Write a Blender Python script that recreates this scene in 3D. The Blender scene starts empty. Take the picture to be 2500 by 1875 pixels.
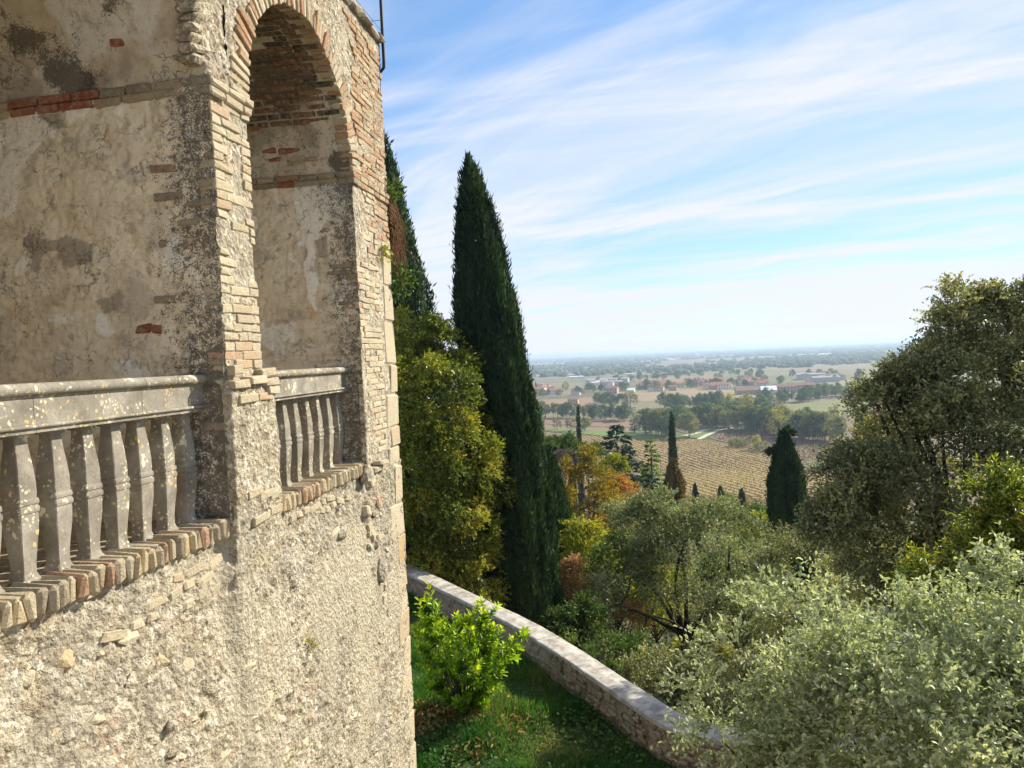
import bpy, math, random
import numpy as np
from mathutils import Vector, Matrix

# ------------------------------------------------------------------ camera, sky, sun
sc = bpy.context.scene
C = sc.collection
R = math.radians
FPX = 1900.0                                   # focal length in pixels of a 2500 wide picture
ROLL, PITCH = R(2.625), R(-1.972)
def cam_vec(x, y, f):                          # image axes (right, up, forward) -> world
    c, s, cp, sp = math.cos(ROLL), math.sin(ROLL), math.cos(PITCH), math.sin(PITCH)
    xr, yr = c*x + s*y, -s*x + c*y
    return Vector((xr, f*cp - yr*sp, f*sp + yr*cp))
cd = bpy.data.cameras.new('camera'); cam = bpy.data.objects.new('camera', cd); C.objects.link(cam)
r_, u_, f_ = cam_vec(1, 0, 0), cam_vec(0, 1, 0), cam_vec(0, 0, 1)
cam.matrix_world = Matrix(((r_.x, u_.x, -f_.x, 0), (r_.y, u_.y, -f_.y, 0), (r_.z, u_.z, -f_.z, 0), (0, 0, 0, 1)))
cd.sensor_width = 36; cd.lens = FPX/2500*36; cd.clip_start = 0.05; cd.clip_end = 90000
sc.camera = cam
SUN_AZ, SUN_EL = R(59), R(34)                  # azimuth is measured from +Y towards +X
sun_dir = Vector((math.sin(SUN_AZ)*math.cos(SUN_EL), math.cos(SUN_AZ)*math.cos(SUN_EL), math.sin(SUN_EL)))
ld = bpy.data.lights.new('sun', 'SUN'); ld.energy = 4.4; ld.angle = R(0.5); ld.color = (1.0, 0.92, 0.76)
sun = bpy.data.objects.new('sun', ld); C.objects.link(sun)
sun.rotation_euler = (-sun_dir).to_track_quat('-Z', 'Y').to_euler(); sun.location = sun_dir*40

w = bpy.data.worlds.new('World'); sc.world = w; w.use_nodes = True
nt = w.node_tree; nt.nodes.clear()
def nd(t, k, **kw):
    n = t.nodes.new(k)
    for a, b in kw.items(): setattr(n, a, b)
    return n
def mth(t, op, a, b=None, c=None, clamp=False):
    n = t.nodes.new('ShaderNodeMath'); n.operation = op; n.use_clamp = clamp
    for i, v in enumerate((a, b, c)):
        if v is None: continue
        if isinstance(v, (int, float)): n.inputs[i].default_value = v
        else: t.links.new(v, n.inputs[i])
    return n.outputs[0]
def mixc(t, fac, a, b, mode='MIX'):
    n = t.nodes.new('ShaderNodeMix'); n.data_type = 'RGBA'; n.blend_type = mode
    for i, v in ((0, fac), (6, a), (7, b)):
        if isinstance(v, (int, float)): n.inputs[i].default_value = v
        elif isinstance(v, tuple): n.inputs[i].default_value = (*v, 1)
        else: t.links.new(v, n.inputs[i])
    return n.outputs[2]
def noise(t, vec, scale, detail=4, rough=0.55, dist=0.0):
    n = t.nodes.new('ShaderNodeTexNoise'); n.inputs['Scale'].default_value = scale
    n.inputs['Detail'].default_value = detail; n.inputs['Roughness'].default_value = rough
    n.inputs['Distortion'].default_value = dist
    if vec is not None: t.links.new(vec, n.inputs['Vector'])
    return n.outputs['Fac']
def ramp(t, fac, stops, interp='LINEAR'):
    n = t.nodes.new('ShaderNodeValToRGB'); e = n.color_ramp; e.interpolation = interp
    while len(e.elements) < len(stops): e.elements.new(0.5)
    for el, (p, c) in zip(e.elements, stops):
        el.position = p; el.color = (c, c, c, 1) if isinstance(c, (int, float)) else (*c, 1)
    t.links.new(fac, n.inputs[0]); return n.outputs[0]
def smooth(t, x, lo, hi):
    n = t.nodes.new('ShaderNodeMapRange'); n.interpolation_type = 'SMOOTHSTEP'
    t.links.new(x, n.inputs[0]); n.inputs[1].default_value = lo; n.inputs[2].default_value = hi
    return n.outputs[0]
def vor(t, vec, scale, feature='F1', rnd=1.0, out='Distance'):
    n = t.nodes.new('ShaderNodeTexVoronoi'); n.feature = feature; n.inputs['Scale'].default_value = scale
    n.inputs['Randomness'].default_value = rnd
    if vec is not None: t.links.new(vec, n.inputs['Vector'])
    return n.outputs[out]
def mapping(t, vec, loc=(0, 0, 0), rot=(0, 0, 0), scale=(1, 1, 1)):
    n = t.nodes.new('ShaderNodeMapping'); t.links.new(vec, n.inputs[0])
    n.inputs[1].default_value = (0, 0, 0); n.inputs[2].default_value = rot
    s = t.nodes.new('ShaderNodeMapping'); t.links.new(n.outputs[0], s.inputs[0])      # turn first, then stretch
    s.inputs[1].default_value = loc; s.inputs[3].default_value = scale
    return s.outputs[0]
sky = nd(nt, 'ShaderNodeTexSky', sky_type='NISHITA', sun_disc=False)
sky.sun_elevation = SUN_EL; sky.sun_rotation = SUN_AZ; sky.altitude = 1500; sky.air_density = 0.9; sky.dust_density = 0.1; sky.ozone_density = 5.0
tc = nd(nt, 'ShaderNodeTexCoord'); sep = nd(nt, 'ShaderNodeSeparateXYZ'); nt.links.new(tc.outputs['Generated'], sep.inputs[0])
zc = mth(nt, 'ADD', mth(nt, 'MAXIMUM', sep.outputs[2], 0.0), 0.07)
cmb = nd(nt, 'ShaderNodeCombineXYZ')
nt.links.new(mth(nt, 'DIVIDE', sep.outputs[0], zc), cmb.inputs[0]); nt.links.new(mth(nt, 'DIVIDE', sep.outputs[1], zc), cmb.inputs[1])
# thin cirrus at one height: broad veils, and long wisps drawn out along the wind
wv = nd(nt, 'ShaderNodeTexNoise'); wv.inputs['Scale'].default_value = 0.55; wv.inputs['Detail'].default_value = 3
nt.links.new(cmb.outputs[0], wv.inputs['Vector'])
wd = nd(nt, 'ShaderNodeVectorMath', operation='MULTIPLY_ADD'); nt.links.new(wv.outputs['Color'], wd.inputs[0])
wd.inputs[1].default_value = (0.7, 0.7, 0); nt.links.new(cmb.outputs[0], wd.inputs[2]); cp_ = wd.outputs[0]
veil = smooth(nt, noise(nt, mapping(nt, cp_, (3.6, 0.9, 0), (0, 0, R(-48)), (0.62, 0.30, 1)), 1.0, 6, 0.62, 0.5), 0.36, 0.62)
wisp = smooth(nt, noise(nt, mapping(nt, cp_, (0.7, 5.2, 0), (0, 0, R(-40)), (1.9, 0.42, 1)), 1.2, 7, 0.60, 0.5), 0.42, 0.74)
wis2 = smooth(nt, noise(nt, mapping(nt, cp_, (4.0, 1.7, 0), (0, 0, R(14)), (0.22, 1.25, 1)), 1.0, 7, 0.58, 0.25), 0.47, 0.68)
trail = smooth(nt, noise(nt, mapping(nt, cmb.outputs[0], (9.0, 2.7, 0), (0, 0, R(10)), (0.10, 2.2, 1)), 1.3, 4, 0.55, 0.3), 0.56, 0.74)
cl = mth(nt, 'ADD', mth(nt, 'MULTIPLY', veil, 0.48), mth(nt, 'MULTIPLY', wisp, 0.46))
cl = mth(nt, 'ADD', cl, mth(nt, 'MULTIPLY', wis2, 0.42))
cl = mth(nt, 'ADD', cl, mth(nt, 'MULTIPLY', trail, 0.20))
low = mth(nt, 'POWER', mth(nt, 'SUBTRACT', 1.0, mth(nt, 'MAXIMUM', sep.outputs[2], 0.0)), 9.0)   # the veil is thicker where it is seen edge on
cl = mth(nt, 'MINIMUM', mth(nt, 'ADD', cl, mth(nt, 'MULTIPLY', low, 0.70)), 0.94)
gam = nd(nt, 'ShaderNodeGamma'); gam.inputs[1].default_value = 0.65; nt.links.new(sky.outputs[0], gam.inputs[0])
skyc = mixc(nt, 1.0, gam.outputs[0], (1.13, 1.43, 1.66), 'MULTIPLY')
skym = mixc(nt, cl, skyc, (4.15, 4.25, 4.6))
bg = nd(nt, 'ShaderNodeBackground'); bg.inputs[1].default_value = 0.108
wo = nd(nt, 'ShaderNodeOutputWorld'); nt.links.new(skym, bg.inputs[0]); nt.links.new(bg.outputs[0], wo.inputs[0])
sc.view_settings.view_transform = 'Standard'; sc.view_settings.look = 'None'; sc.view_settings.exposure = 1.04; sc.view_settings.gamma = 1
sc.view_settings.use_curve_mapping = False
sc.render.engine = 'CYCLES'
sc.cycles.use_denoising = True
try: sc.cycles.denoiser = 'OPENIMAGEDENOISE'
except Exception: pass
sc.cycles.use_adaptive_sampling = True; sc.cycles.adaptive_threshold = 0.02
sc.cycles.max_bounces = 6; sc.cycles.diffuse_bounces = 3; sc.cycles.glossy_bounces = 2; sc.cycles.transmission_bounces = 4
sc.cycles.volume_bounces = 1; sc.cycles.transparent_max_bounces = 8; sc.cycles.caustics_reflective = False; sc.cycles.caustics_refractive = False

# ------------------------------------------------------------------ helpers
rng = np.random.default_rng(7); random.seed(7)
K = 2500/2212
def ray(px, py):                               # direction through a point of the 2212 x 1659 picture
    return cam_vec(px*K - 1250, 937.5 - py*K, FPX).normalized()
def on(px, py, z):                             # where that sight line meets height z
    d = ray(px, py); return d*(z/d.z)
def at(px, py, y):                             # where it reaches forward distance y
    d = ray(px, py); return d*(y/d.y)
PR = np.array([(0, -8), (12, -8.1), (18, -8.4), (22, -9.2), (28, -11.3), (60, -20), (120, -32), (200, -45), (300, -56.2), (390, -60), (1e6, -60)])
def terrain(x, y):
    return np.interp(np.hypot(x, y), PR[:, 0], PR[:, 1])
def on_terrain(px, py):
    d = ray(px, py); lo, hi = 10.0, 60000.0
    for _ in range(60):
        m = (lo*hi)**0.5; p = d*m
        if p.z < float(terrain(p.x, p.y)): hi = m
        else: lo = m
    return d*hi
WM = {}
def wmat(o): return WM.get(o.name, Matrix.Identity(4))
def link(name, data, parent=None, M=None):
    o = bpy.data.objects.new(name, data); C.objects.link(o)
    M = M if M is not None else Matrix.Identity(4)
    if parent is not None:
        o.parent = parent; o.matrix_basis = wmat(parent).inverted() @ M
    else: o.matrix_basis = M
    WM[o.name] = M
    return o
def thing(name, label, cat, loc=(0, 0, 0), group=None):
    o = link(name, None, None, Matrix.Translation(loc)); o.empty_display_size = 0.2
    return tag(o, label, cat, group)
def tag(o, label=None, cat=None, group=None, kind=None):
    for k, v in (('label', label), ('category', cat), ('group', group), ('kind', kind)):
        if v: o[k] = v
    return o
def mesh(name, v, f, mat=None, smooth_=False):
    me = bpy.data.meshes.new(name); me.from_pydata([tuple(map(float, p)) for p in v], [], [tuple(map(int, q)) for q in f]); me.update()
    if mat: me.materials.append(mat)
    if smooth_: me.polygons.foreach_set('use_smooth', np.ones(len(me.polygons), bool))
    return me
def npmesh(name, V, F, mat=None, smooth_=False, attr=None):
    """V (n,3), F (m,k) all faces with k corners; attr {name: (domain, values)}"""
    me = bpy.data.meshes.new(name); V = np.asarray(V, np.float32); F = np.asarray(F, np.int32); k = F.shape[1]
    me.vertices.add(len(V)); me.vertices.foreach_set('co', V.ravel())
    me.loops.add(F.size); me.loops.foreach_set('vertex_index', F.ravel())
    me.polygons.add(len(F)); me.polygons.foreach_set('loop_start', np.arange(0, F.size, k, dtype=np.int32))
    me.polygons.foreach_set('loop_total', np.full(len(F), k, np.int32))
    if smooth_: me.polygons.foreach_set('use_smooth', np.ones(len(F), bool))
    me.update(calc_edges=True)
    for a, (dom, val) in (attr or {}).items():
        at_ = me.attributes.new(a, 'FLOAT', dom); at_.data.foreach_set('value', np.asarray(val, np.float32))
    if mat: me.materials.append(mat)
    return me
def hsh(ix, iy, iz, seed):
    n = (ix.astype(np.int64)*374761393 + iy.astype(np.int64)*668265263 + iz.astype(np.int64)*2147483647 + seed*974634211) & 0xffffffff
    n = ((n ^ (n >> 13))*1274126177) & 0xffffffff
    n = ((n ^ (n >> 16))*2246822519) & 0xffffffff
    return ((n ^ (n >> 15)) & 0xffffff)/float(0xffffff)
def vn(p, seed=0):
    i = np.floor(p).astype(np.int64); f = p - i; f = f*f*(3 - 2*f); r = 0
    for dx in (0, 1):
        for dy in (0, 1):
            for dz in (0, 1):
                wx = (f[:, 0] if dx else 1 - f[:, 0])*(f[:, 1] if dy else 1 - f[:, 1])*(f[:, 2] if dz else 1 - f[:, 2])
                r = r + wx*hsh(i[:, 0] + dx, i[:, 1] + dy, i[:, 2] + dz, seed)
    return r
def fbm(p, oct_=4, seed=0, g=0.5):
    a, s, t = 1.0, 0.0, 0.0
    for o in range(oct_):
        s = s + a*vn(p*(2.03**o) + o*17.3, seed + o); t += a; a *= g
    return s/t
def worley(p, seed=0):
    i = np.floor(p).astype(np.int64); best = np.full(len(p), 9.0); cid = np.zeros(len(p)); sec = np.full(len(p), 9.0)
    for dx in (-1, 0, 1):
        for dy in (-1, 0, 1):
            for dz in (-1, 0, 1):
                c = i + np.array([dx, dy, dz])
                q = np.stack([hsh(c[:, 0], c[:, 1], c[:, 2], seed + k) for k in (1, 2, 3)], 1) + c
                d = np.linalg.norm(p - q, axis=1); h = hsh(c[:, 0], c[:, 1], c[:, 2], seed + 9)
                m = d < best; sec = np.where(m, best, np.minimum(sec, d)); cid = np.where(m, h, cid); best = np.where(m, d, best)
    return best, sec, cid
def sst(x, a, b):
    t = np.clip((x - a)/(b - a), 0, 1); return t*t*(3 - 2*t)
def inpoly(x, y, poly):
    ins = np.zeros(x.shape, bool); n = len(poly)
    for k in range(n):
        (x1, y1), (x2, y2) = poly[k], poly[(k + 1) % n]
        if y1 == y2: continue
        c = ((y1 > y) != (y2 > y)) & (x < (x2 - x1)*(y - y1)/(y2 - y1) + x1); ins ^= c
    return ins
def tube(pts, rad, sides=6):
    """a tapered tube through points; returns verts, quads"""
    P = np.asarray(pts, float); n = len(P); rad = np.broadcast_to(np.asarray(rad, float), (n,))
    T = np.gradient(P, axis=0); T /= np.linalg.norm(T, axis=1)[:, None] + 1e-9
    ref = np.array([0.31, 0.87, 0.38]); A = np.cross(T, ref); A /= np.linalg.norm(A, axis=1)[:, None] + 1e-9; B = np.cross(T, A)
    an = np.linspace(0, 2*np.pi, sides, endpoint=False)
    V = P[:, None, :] + rad[:, None, None]*(np.cos(an)[None, :, None]*A[:, None, :] + np.sin(an)[None, :, None]*B[:, None, :])
    V = V.reshape(-1, 3); F = []
    for i in range(n - 1):
        for k in range(sides):
            k2 = (k + 1) % sides; F.append((i*sides + k, i*sides + k2, (i + 1)*sides + k2, (i + 1)*sides + k))
    return V, np.array(F)
def join(parts):
    V, F, o = [], [], 0
    for v, f in parts: V.append(v); F.append(np.asarray(f) + o); o += len(v)
    return np.concatenate(V), np.concatenate(F)
def box_vf(x0, x1, y0, y1, z0, z1):
    v = np.array([(x, y, z) for z in (z0, z1) for y in (y0, y1) for x in (x0, x1)], float)
    return v, np.array([(0, 2, 3, 1), (4, 5, 7, 6), (0, 1, 5, 4), (2, 6, 7, 3), (0, 4, 6, 2), (1, 3, 7, 5)])

# ------------------------------------------------------------------ materials
def new_mat(name):
    m = bpy.data.materials.new(name); m.use_nodes = True; t = m.node_tree
    b = t.nodes['Principled BSDF']; b.inputs['Roughness'].default_value = 0.9
    b.inputs['Specular IOR Level'].default_value = 0.2
    return m, t, b
def pos(t): return t.nodes.new('ShaderNodeNewGeometry').outputs['Position']
def attr(t, name):
    n = t.nodes.new('ShaderNodeAttribute'); n.attribute_name = name; return n.outputs['Fac']
def objrnd(t): return t.nodes.new('ShaderNodeObjectInfo').outputs['Random']
def bump(t, b, h, strength=0.6, dist=0.02):
    n = t.nodes.new('ShaderNodeBump'); n.inputs['Strength'].default_value = strength; n.inputs['Distance'].default_value = dist
    t.links.new(h, n.inputs['Height']); t.links.new(n.outputs[0], b.inputs['Normal']); return n

def m_rubble():
    """weathered lime and pebble facing of the bastion"""
    m, t, b = new_mat('rubble_facing'); p = pos(t)
    big = noise(t, p, 1.3, 4); mid = noise(t, p, 9, 5, 0.65); fine = noise(t, p, 60, 4, 0.7)
    cell = vor(t, p, 22, out='Color'); sepc = nd(t, 'ShaderNodeSeparateColor'); t.links.new(cell, sepc.inputs[0])
    c = ramp(t, mid, [(0.28, (0.21, 0.17, 0.115)), (0.43, (0.44, 0.38, 0.28)), (0.56, (0.68, 0.61, 0.475)), (0.70, (0.84, 0.785, 0.655))])
    c = mixc(t, mth(t, 'MULTIPLY', sepc.outputs[0], 0.45), c, (0.62, 0.57, 0.46))
    c = mixc(t, smooth(t, sepc.outputs[1], 0.80, 0.98), c, (0.34, 0.29, 0.22))
    c = mixc(t, mth(t, 'MULTIPLY', smooth(t, big, 0.52, 0.72), 0.45), c, (0.50, 0.475, 0.42))
    c = mixc(t, mth(t, 'MULTIPLY', smooth(t, noise(t, p, 2.3, 3), 0.60, 0.74), 0.5), c, (0.55, 0.38, 0.16))
    c = mixc(t, mth(t, 'MULTIPLY', smooth(t, fine, 0.52, 0.64), 0.72), c, (0.14, 0.11, 0.075))
    st = vor(t, mapping(t, p, (0, 0, 0), (0, 0, 0), (1, 1, 1.5)), 6.5, out='Color'); ss = nd(t, 'ShaderNodeSeparateColor'); t.links.new(st, ss.inputs[0])
    tone = ramp(t, ss.outputs[0], [(0, (0.80, 0.74, 0.60)), (.3, (0.52, 0.43, 0.30)), (.5, (0.62, 0.58, 0.51)), (.7, (0.74, 0.64, 0.46)), (.88, (0.56, 0.38, 0.27))], 'CONSTANT')
    c = mixc(t, mth(t, 'MULTIPLY', smooth(t, noise(t, p, 3.1, 3), .42, .6), .42), c, tone)
    c = mixc(t, mth(t, 'MULTIPLY', smooth(t, noise(t, p, 16, 5, .72), .54, .62), .85), c, (0.97, 0.93, 0.83))
    c = mixc(t, mth(t, 'MULTIPLY', smooth(t, noise(t, p, 0.9, 5, .6), .50, .62), .40), c, (0.40, 0.375, 0.33))
    lay = attr(t, 'lay'); c = mixc(t, mth(t, 'MULTIPLY', lay, .62), c, ramp(t, mid, [(.3, (0.50, 0.44, 0.33)), (.6, (0.70, 0.64, 0.51))]))
    stk = smooth(t, noise(t, mapping(t, p, (0, 0, 0), (0, 0, 0), (4.5, 4.5, .55)), 1.0, 5, .6), .55, .68)
    c = mixc(t, mth(t, 'MULTIPLY', stk, .38), c, (0.33, 0.295, 0.24))
    pit = smooth(t, vor(t, p, 34), .34, .12); c = mixc(t, mth(t, 'MULTIPLY', mth(t, 'MULTIPLY', pit, smooth(t, noise(t, p, 5, 3), .48, .6)), .65), c, (0.13, 0.10, 0.065))  # dark dots paint the shade of small pits into the colour
    c = mixc(t, 1.0, c, (0.82, 0.79, 0.735), 'MULTIPLY')
    t.links.new(c, b.inputs['Base Color'])
    h = mth(t, 'ADD', mth(t, 'MULTIPLY', noise(t, p, 30, 4, 0.7), 1.0), mth(t, 'MULTIPLY', vor(t, p, 26), 0.8))
    bump(t, b, mth(t, 'ADD', h, mth(t, 'MULTIPLY', fine, 0.45)), 1.0, 0.030)
    return m
def m_plaster(name, dark=0.0):
    """old patched lime plaster: 'lay' raises white plaster, 'stn' is the black lichen crust, 'gry' cement patches"""
    m, t, b = new_mat(name); p = pos(t)
    lay, stn, gry = attr(t, 'lay'), attr(t, 'stn'), attr(t, 'gry')
    n1 = noise(t, p, 3.2, 5, 0.6); n2 = noise(t, p, 17, 6, 0.7); n3 = noise(t, p, 85, 3, 0.7)
    c = ramp(t, n1, [(0.28, (0.50, 0.41, 0.30)), (0.42, (0.70, 0.60, 0.45)), (0.56, (0.80, 0.71, 0.55)), (0.75, (0.67, 0.62, 0.515))])
    c = mixc(t, mth(t, 'MULTIPLY', smooth(t, n2, 0.52, 0.72), 0.6), c, (0.42, 0.34, 0.24))
    c = mixc(t, mth(t, 'MULTIPLY', smooth(t, noise(t, p, 6.5, 6, 0.62), 0.50, 0.66), 0.7), c, (0.68, 0.62, 0.48))
    c = mixc(t, mth(t, 'MULTIPLY', smooth(t, noise(t, p, 2.1, 5, 0.6, 0.4), 0.54, 0.66), 0.5), c, (0.36, 0.335, 0.29))
    c = mixc(t, mth(t, 'MULTIPLY', smooth(t, noise(t, p, 4.7, 3, 0.5), 0.62, 0.74), 0.40), c, (0.60, 0.37, 0.17))
    wh = ramp(t, n2, [(0.3, (0.66, 0.61, 0.51)), (0.52, (0.85, 0.81, 0.72))])
    c = mixc(t, lay, c, wh)
    c = mixc(t, mth(t, 'MULTIPLY', gry, 0.85), c, (0.36, 0.315, 0.25))
    # hairline cracks
    wv_ = nd(t, 'ShaderNodeTexNoise'); wv_.inputs['Scale'].default_value = 5; wv_.inputs['Detail'].default_value = 6; wv_.inputs['Roughness'].default_value = 0.65
    t.links.new(p, wv_.inputs['Vector'])
    ma = nd(t, 'ShaderNodeVectorMath', operation='MULTIPLY_ADD'); t.links.new(wv_.outputs['Color'], ma.inputs[0]); ma.inputs[1].default_value = (0.55, 0.55, 0.55); t.links.new(p, ma.inputs[2])
    edge = vor(t, ma.outputs[0], 2.3, 'DISTANCE_TO_EDGE'); crk = smooth(t, edge, 0.012, 0.0)
    crk = mth(t, 'MULTIPLY', crk, smooth(t, n1, 0.42, 0.56))
    c = mixc(t, mth(t, 'MULTIPLY', crk, 0.75), c, (0.12, 0.09, 0.06))
    sm = smooth(t, mth(t, 'ADD', mth(t, 'ADD', stn, mth(t, 'MULTIPLY', n2, 1.5)), mth(t, 'MULTIPLY', n3, 2.0)), 2.12, 2.42)
    c = mixc(t, mth(t, 'MULTIPLY', smooth(t, mth(t, 'ADD', stn, n2), 0.75, 1.5), 0.40), c, (0.30, 0.265, 0.21))
    c = mixc(t, mth(t, 'MULTIPLY', sm, 0.86), c, (0.075, 0.066, 0.054))
    c = mixc(t, mth(t, 'MULTIPLY', smooth(t, noise(t, p, 5.5, 6, .72), .53, .66), .42), c, (0.22, 0.18, 0.13))
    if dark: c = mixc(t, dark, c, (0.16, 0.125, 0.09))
    t.links.new(c, b.inputs['Base Color'])
    h = mth(t, 'ADD', mth(t, 'MULTIPLY', n2, 1.0), mth(t, 'MULTIPLY', n3, 0.35)); h = mth(t, 'SUBTRACT', h, mth(t, 'MULTIPLY', crk, 0.7))
    bump(t, b, h, 0.8, 0.018)
    return m
def m_brick(name, stops, crust=0.35, pale=0.35):
    m, t, b = new_mat(name); p = pos(t); r = mth(t, 'FRACT', mth(t, 'ADD', objrnd(t), attr(t, 'rv')))
    c = ramp(t, r, stops, 'CONSTANT'); n2 = noise(t, p, 24, 5, 0.7); n1 = noise(t, p, 4, 4, 0.6)
    c = mixc(t, mth(t, 'MULTIPLY', smooth(t, n2, 0.35, 0.75), 0.55), c, (0.58, 0.50, 0.37))
    c = mixc(t, mth(t, 'MULTIPLY', smooth(t, n1, 0.50, 0.70), pale), c, (0.56, 0.50, 0.39))
    c = mixc(t, mth(t, 'MULTIPLY', smooth(t, noise(t, p, 55, 4, 0.7), 0.55, 0.72), crust), c, (0.075, 0.065, 0.052))
    c = mixc(t, 1.0, c, (0.86, 0.84, 0.79), 'MULTIPLY')
    t.links.new(c, b.inputs['Base Color'])
    bump(t, b, mth(t, 'ADD', n2, mth(t, 'MULTIPLY', noise(t, p, 90, 4, .7), 0.7)), 0.95, 0.018)
    return m
CREAM = [(0.0, (0.60, 0.515, 0.375)), (0.22, (0.54, 0.455, 0.325)), (0.42, (0.64, 0.56, 0.42)), (0.62, (0.52, 0.445, 0.335)), (0.90, (0.56, 0.41, 0.28)), (0.97, (0.50, 0.30, 0.20))]
REDS = [(0.0, (0.44, 0.25, 0.14)), (0.2, (0.50, 0.31, 0.18)), (0.42, (0.48, 0.38, 0.25)), (0.6, (0.40, 0.21, 0.12)), (0.74, (0.56, 0.45, 0.30)), (0.92, (0.36, 0.27, 0.19))]
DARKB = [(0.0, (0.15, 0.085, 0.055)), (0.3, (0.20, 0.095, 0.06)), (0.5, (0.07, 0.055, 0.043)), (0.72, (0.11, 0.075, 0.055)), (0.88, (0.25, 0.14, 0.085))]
GREYB = [(0.0, (0.40, 0.34, 0.25)), (0.25, (0.50, 0.42, 0.29)), (0.5, (0.33, 0.28, 0.21)), (0.72, (0.54, 0.43, 0.27)), (0.93, (0.42, 0.25, 0.16))]
M = {}
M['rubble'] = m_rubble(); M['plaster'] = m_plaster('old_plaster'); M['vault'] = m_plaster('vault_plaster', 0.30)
M['brick'] = m_brick('cream_brick', CREAM, 0.5, 0.45); M['redbrick'] = m_brick('red_brick', REDS, 0.45, 0.55)
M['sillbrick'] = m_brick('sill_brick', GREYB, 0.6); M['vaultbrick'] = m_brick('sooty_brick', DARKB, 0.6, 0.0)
M['purered'] = m_brick('clean_red_brick', [(0.0, (0.34, 0.10, 0.055)), (0.5, (0.30, 0.085, 0.05)), (0.8, (0.38, 0.14, 0.07))], 0.15, 0.1)
M['jambbrick'] = m_brick('crusted_brick', [(0.0, (0.30, 0.26, 0.20)), (0.3, (0.37, 0.31, 0.23)), (0.55, (0.24, 0.21, 0.165)), (0.8, (0.40, 0.33, 0.24)), (0.94, (0.34, 0.20, 0.14))], 0.9, 0.25)
M['quoin'] = m_brick('quoin_stone', [(0.0, (0.60, 0.51, 0.37)), (0.35, (0.54, 0.43, 0.29)), (0.6, (0.60, 0.52, 0.39)), (0.93, (0.56, 0.38, 0.19))], 0.22, 0.4)
def m_balustrade():
    m, t, b = new_mat('lichened_grey_stone'); p = pos(t)
    n1 = noise(t, p, 5, 5, 0.6); n2 = noise(t, p, 45, 5, 0.7)
    c = ramp(t, n1, [(0.3, (0.15, 0.132, 0.105)), (0.5, (0.24, 0.215, 0.175)), (0.7, (0.34, 0.31, 0.26))])
    c = mixc(t, mth(t, 'MULTIPLY', smooth(t, n2, 0.5, 0.7), 0.5), c, (0.11, 0.10, 0.085))
    wn = nd(t, 'ShaderNodeTexNoise'); wn.inputs['Scale'].default_value = 22; wn.inputs['Detail'].default_value = 3; t.links.new(p, wn.inputs['Vector'])
    ma = nd(t, 'ShaderNodeVectorMath', operation='MULTIPLY_ADD'); t.links.new(wn.outputs['Color'], ma.inputs[0]); ma.inputs[1].default_value = (0.040,)*3; t.links.new(p, ma.inputs[2])
    for sc_, th, col, lo in ((13, 0.40, (0.78, 0.74, 0.52), 0.50), (40, 0.36, (0.62, 0.56, 0.36), 0.47), (24, 0.32, (0.60, 0.42, 0.14), 0.52)):
        v = smooth(t, vor(t, ma.outputs[0], sc_), th, th - 0.08) if sc_ != 13 else smooth(t, noise(t, ma.outputs[0], 15, 3, .5), .60, .64)
        v = mth(t, 'MULTIPLY', v, smooth(t, noise(t, p, 4.1 + sc_*0.07, 3), lo + 0.02, lo + 0.14))
        c = mixc(t, mth(t, 'MULTIPLY', v, 0.85), c, col)
    t.links.new(c, b.inputs['Base Color'])
    bump(t, b, n2, 0.5, 0.008)
    return m
M['balus'] = m_balustrade()
M['rstone'] = m_brick('rubble_stone', [(0.0, (0.68, 0.61, 0.47)), (0.2, (0.56, 0.49, 0.37)), (0.38, (0.78, 0.72, 0.58)), (0.55, (0.50, 0.46, 0.39)), (0.68, (0.64, 0.56, 0.41)), (0.84, (0.60, 0.46, 0.29)), (0.94, (0.72, 0.68, 0.60))], 0.5, 0.5)
def m_plain(name, c1, c2, scale=8, rough=0.85, bs=0.5, bd=0.02, metal=0.0):
    m, t, b = new_mat(name); p = pos(t); n = noise(t, p, scale, 6, 0.65)
    t.links.new(mixc(t, smooth(t, n, 0.3, 0.7), c1, c2), b.inputs['Base Color']); b.inputs['Roughness'].default_value = rough
    b.inputs['Metallic'].default_value = metal
    bump(t, b, noise(t, p, scale*4, 5, 0.7), bs, bd); return m
M['mortar'] = m_plain('lime_mortar', (0.30, 0.25, 0.18), (0.50, 0.44, 0.33), 30, 0.95, 0.8, 0.015)
M['iron'] = m_plain('black_iron', (0.012, 0.012, 0.014), (0.03, 0.028, 0.028), 20, 0.5, 0.2, 0.004)
M['bark'] = m_plain('dark_bark', (0.030, 0.024, 0.019), (0.075, 0.060, 0.048), 9, 0.95, 0.8, 0.03)
M['twig'] = m_plain('dry_twig', (0.16, 0.09, 0.05), (0.26, 0.15, 0.08), 20, 0.9, 0.2, 0.005)
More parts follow.
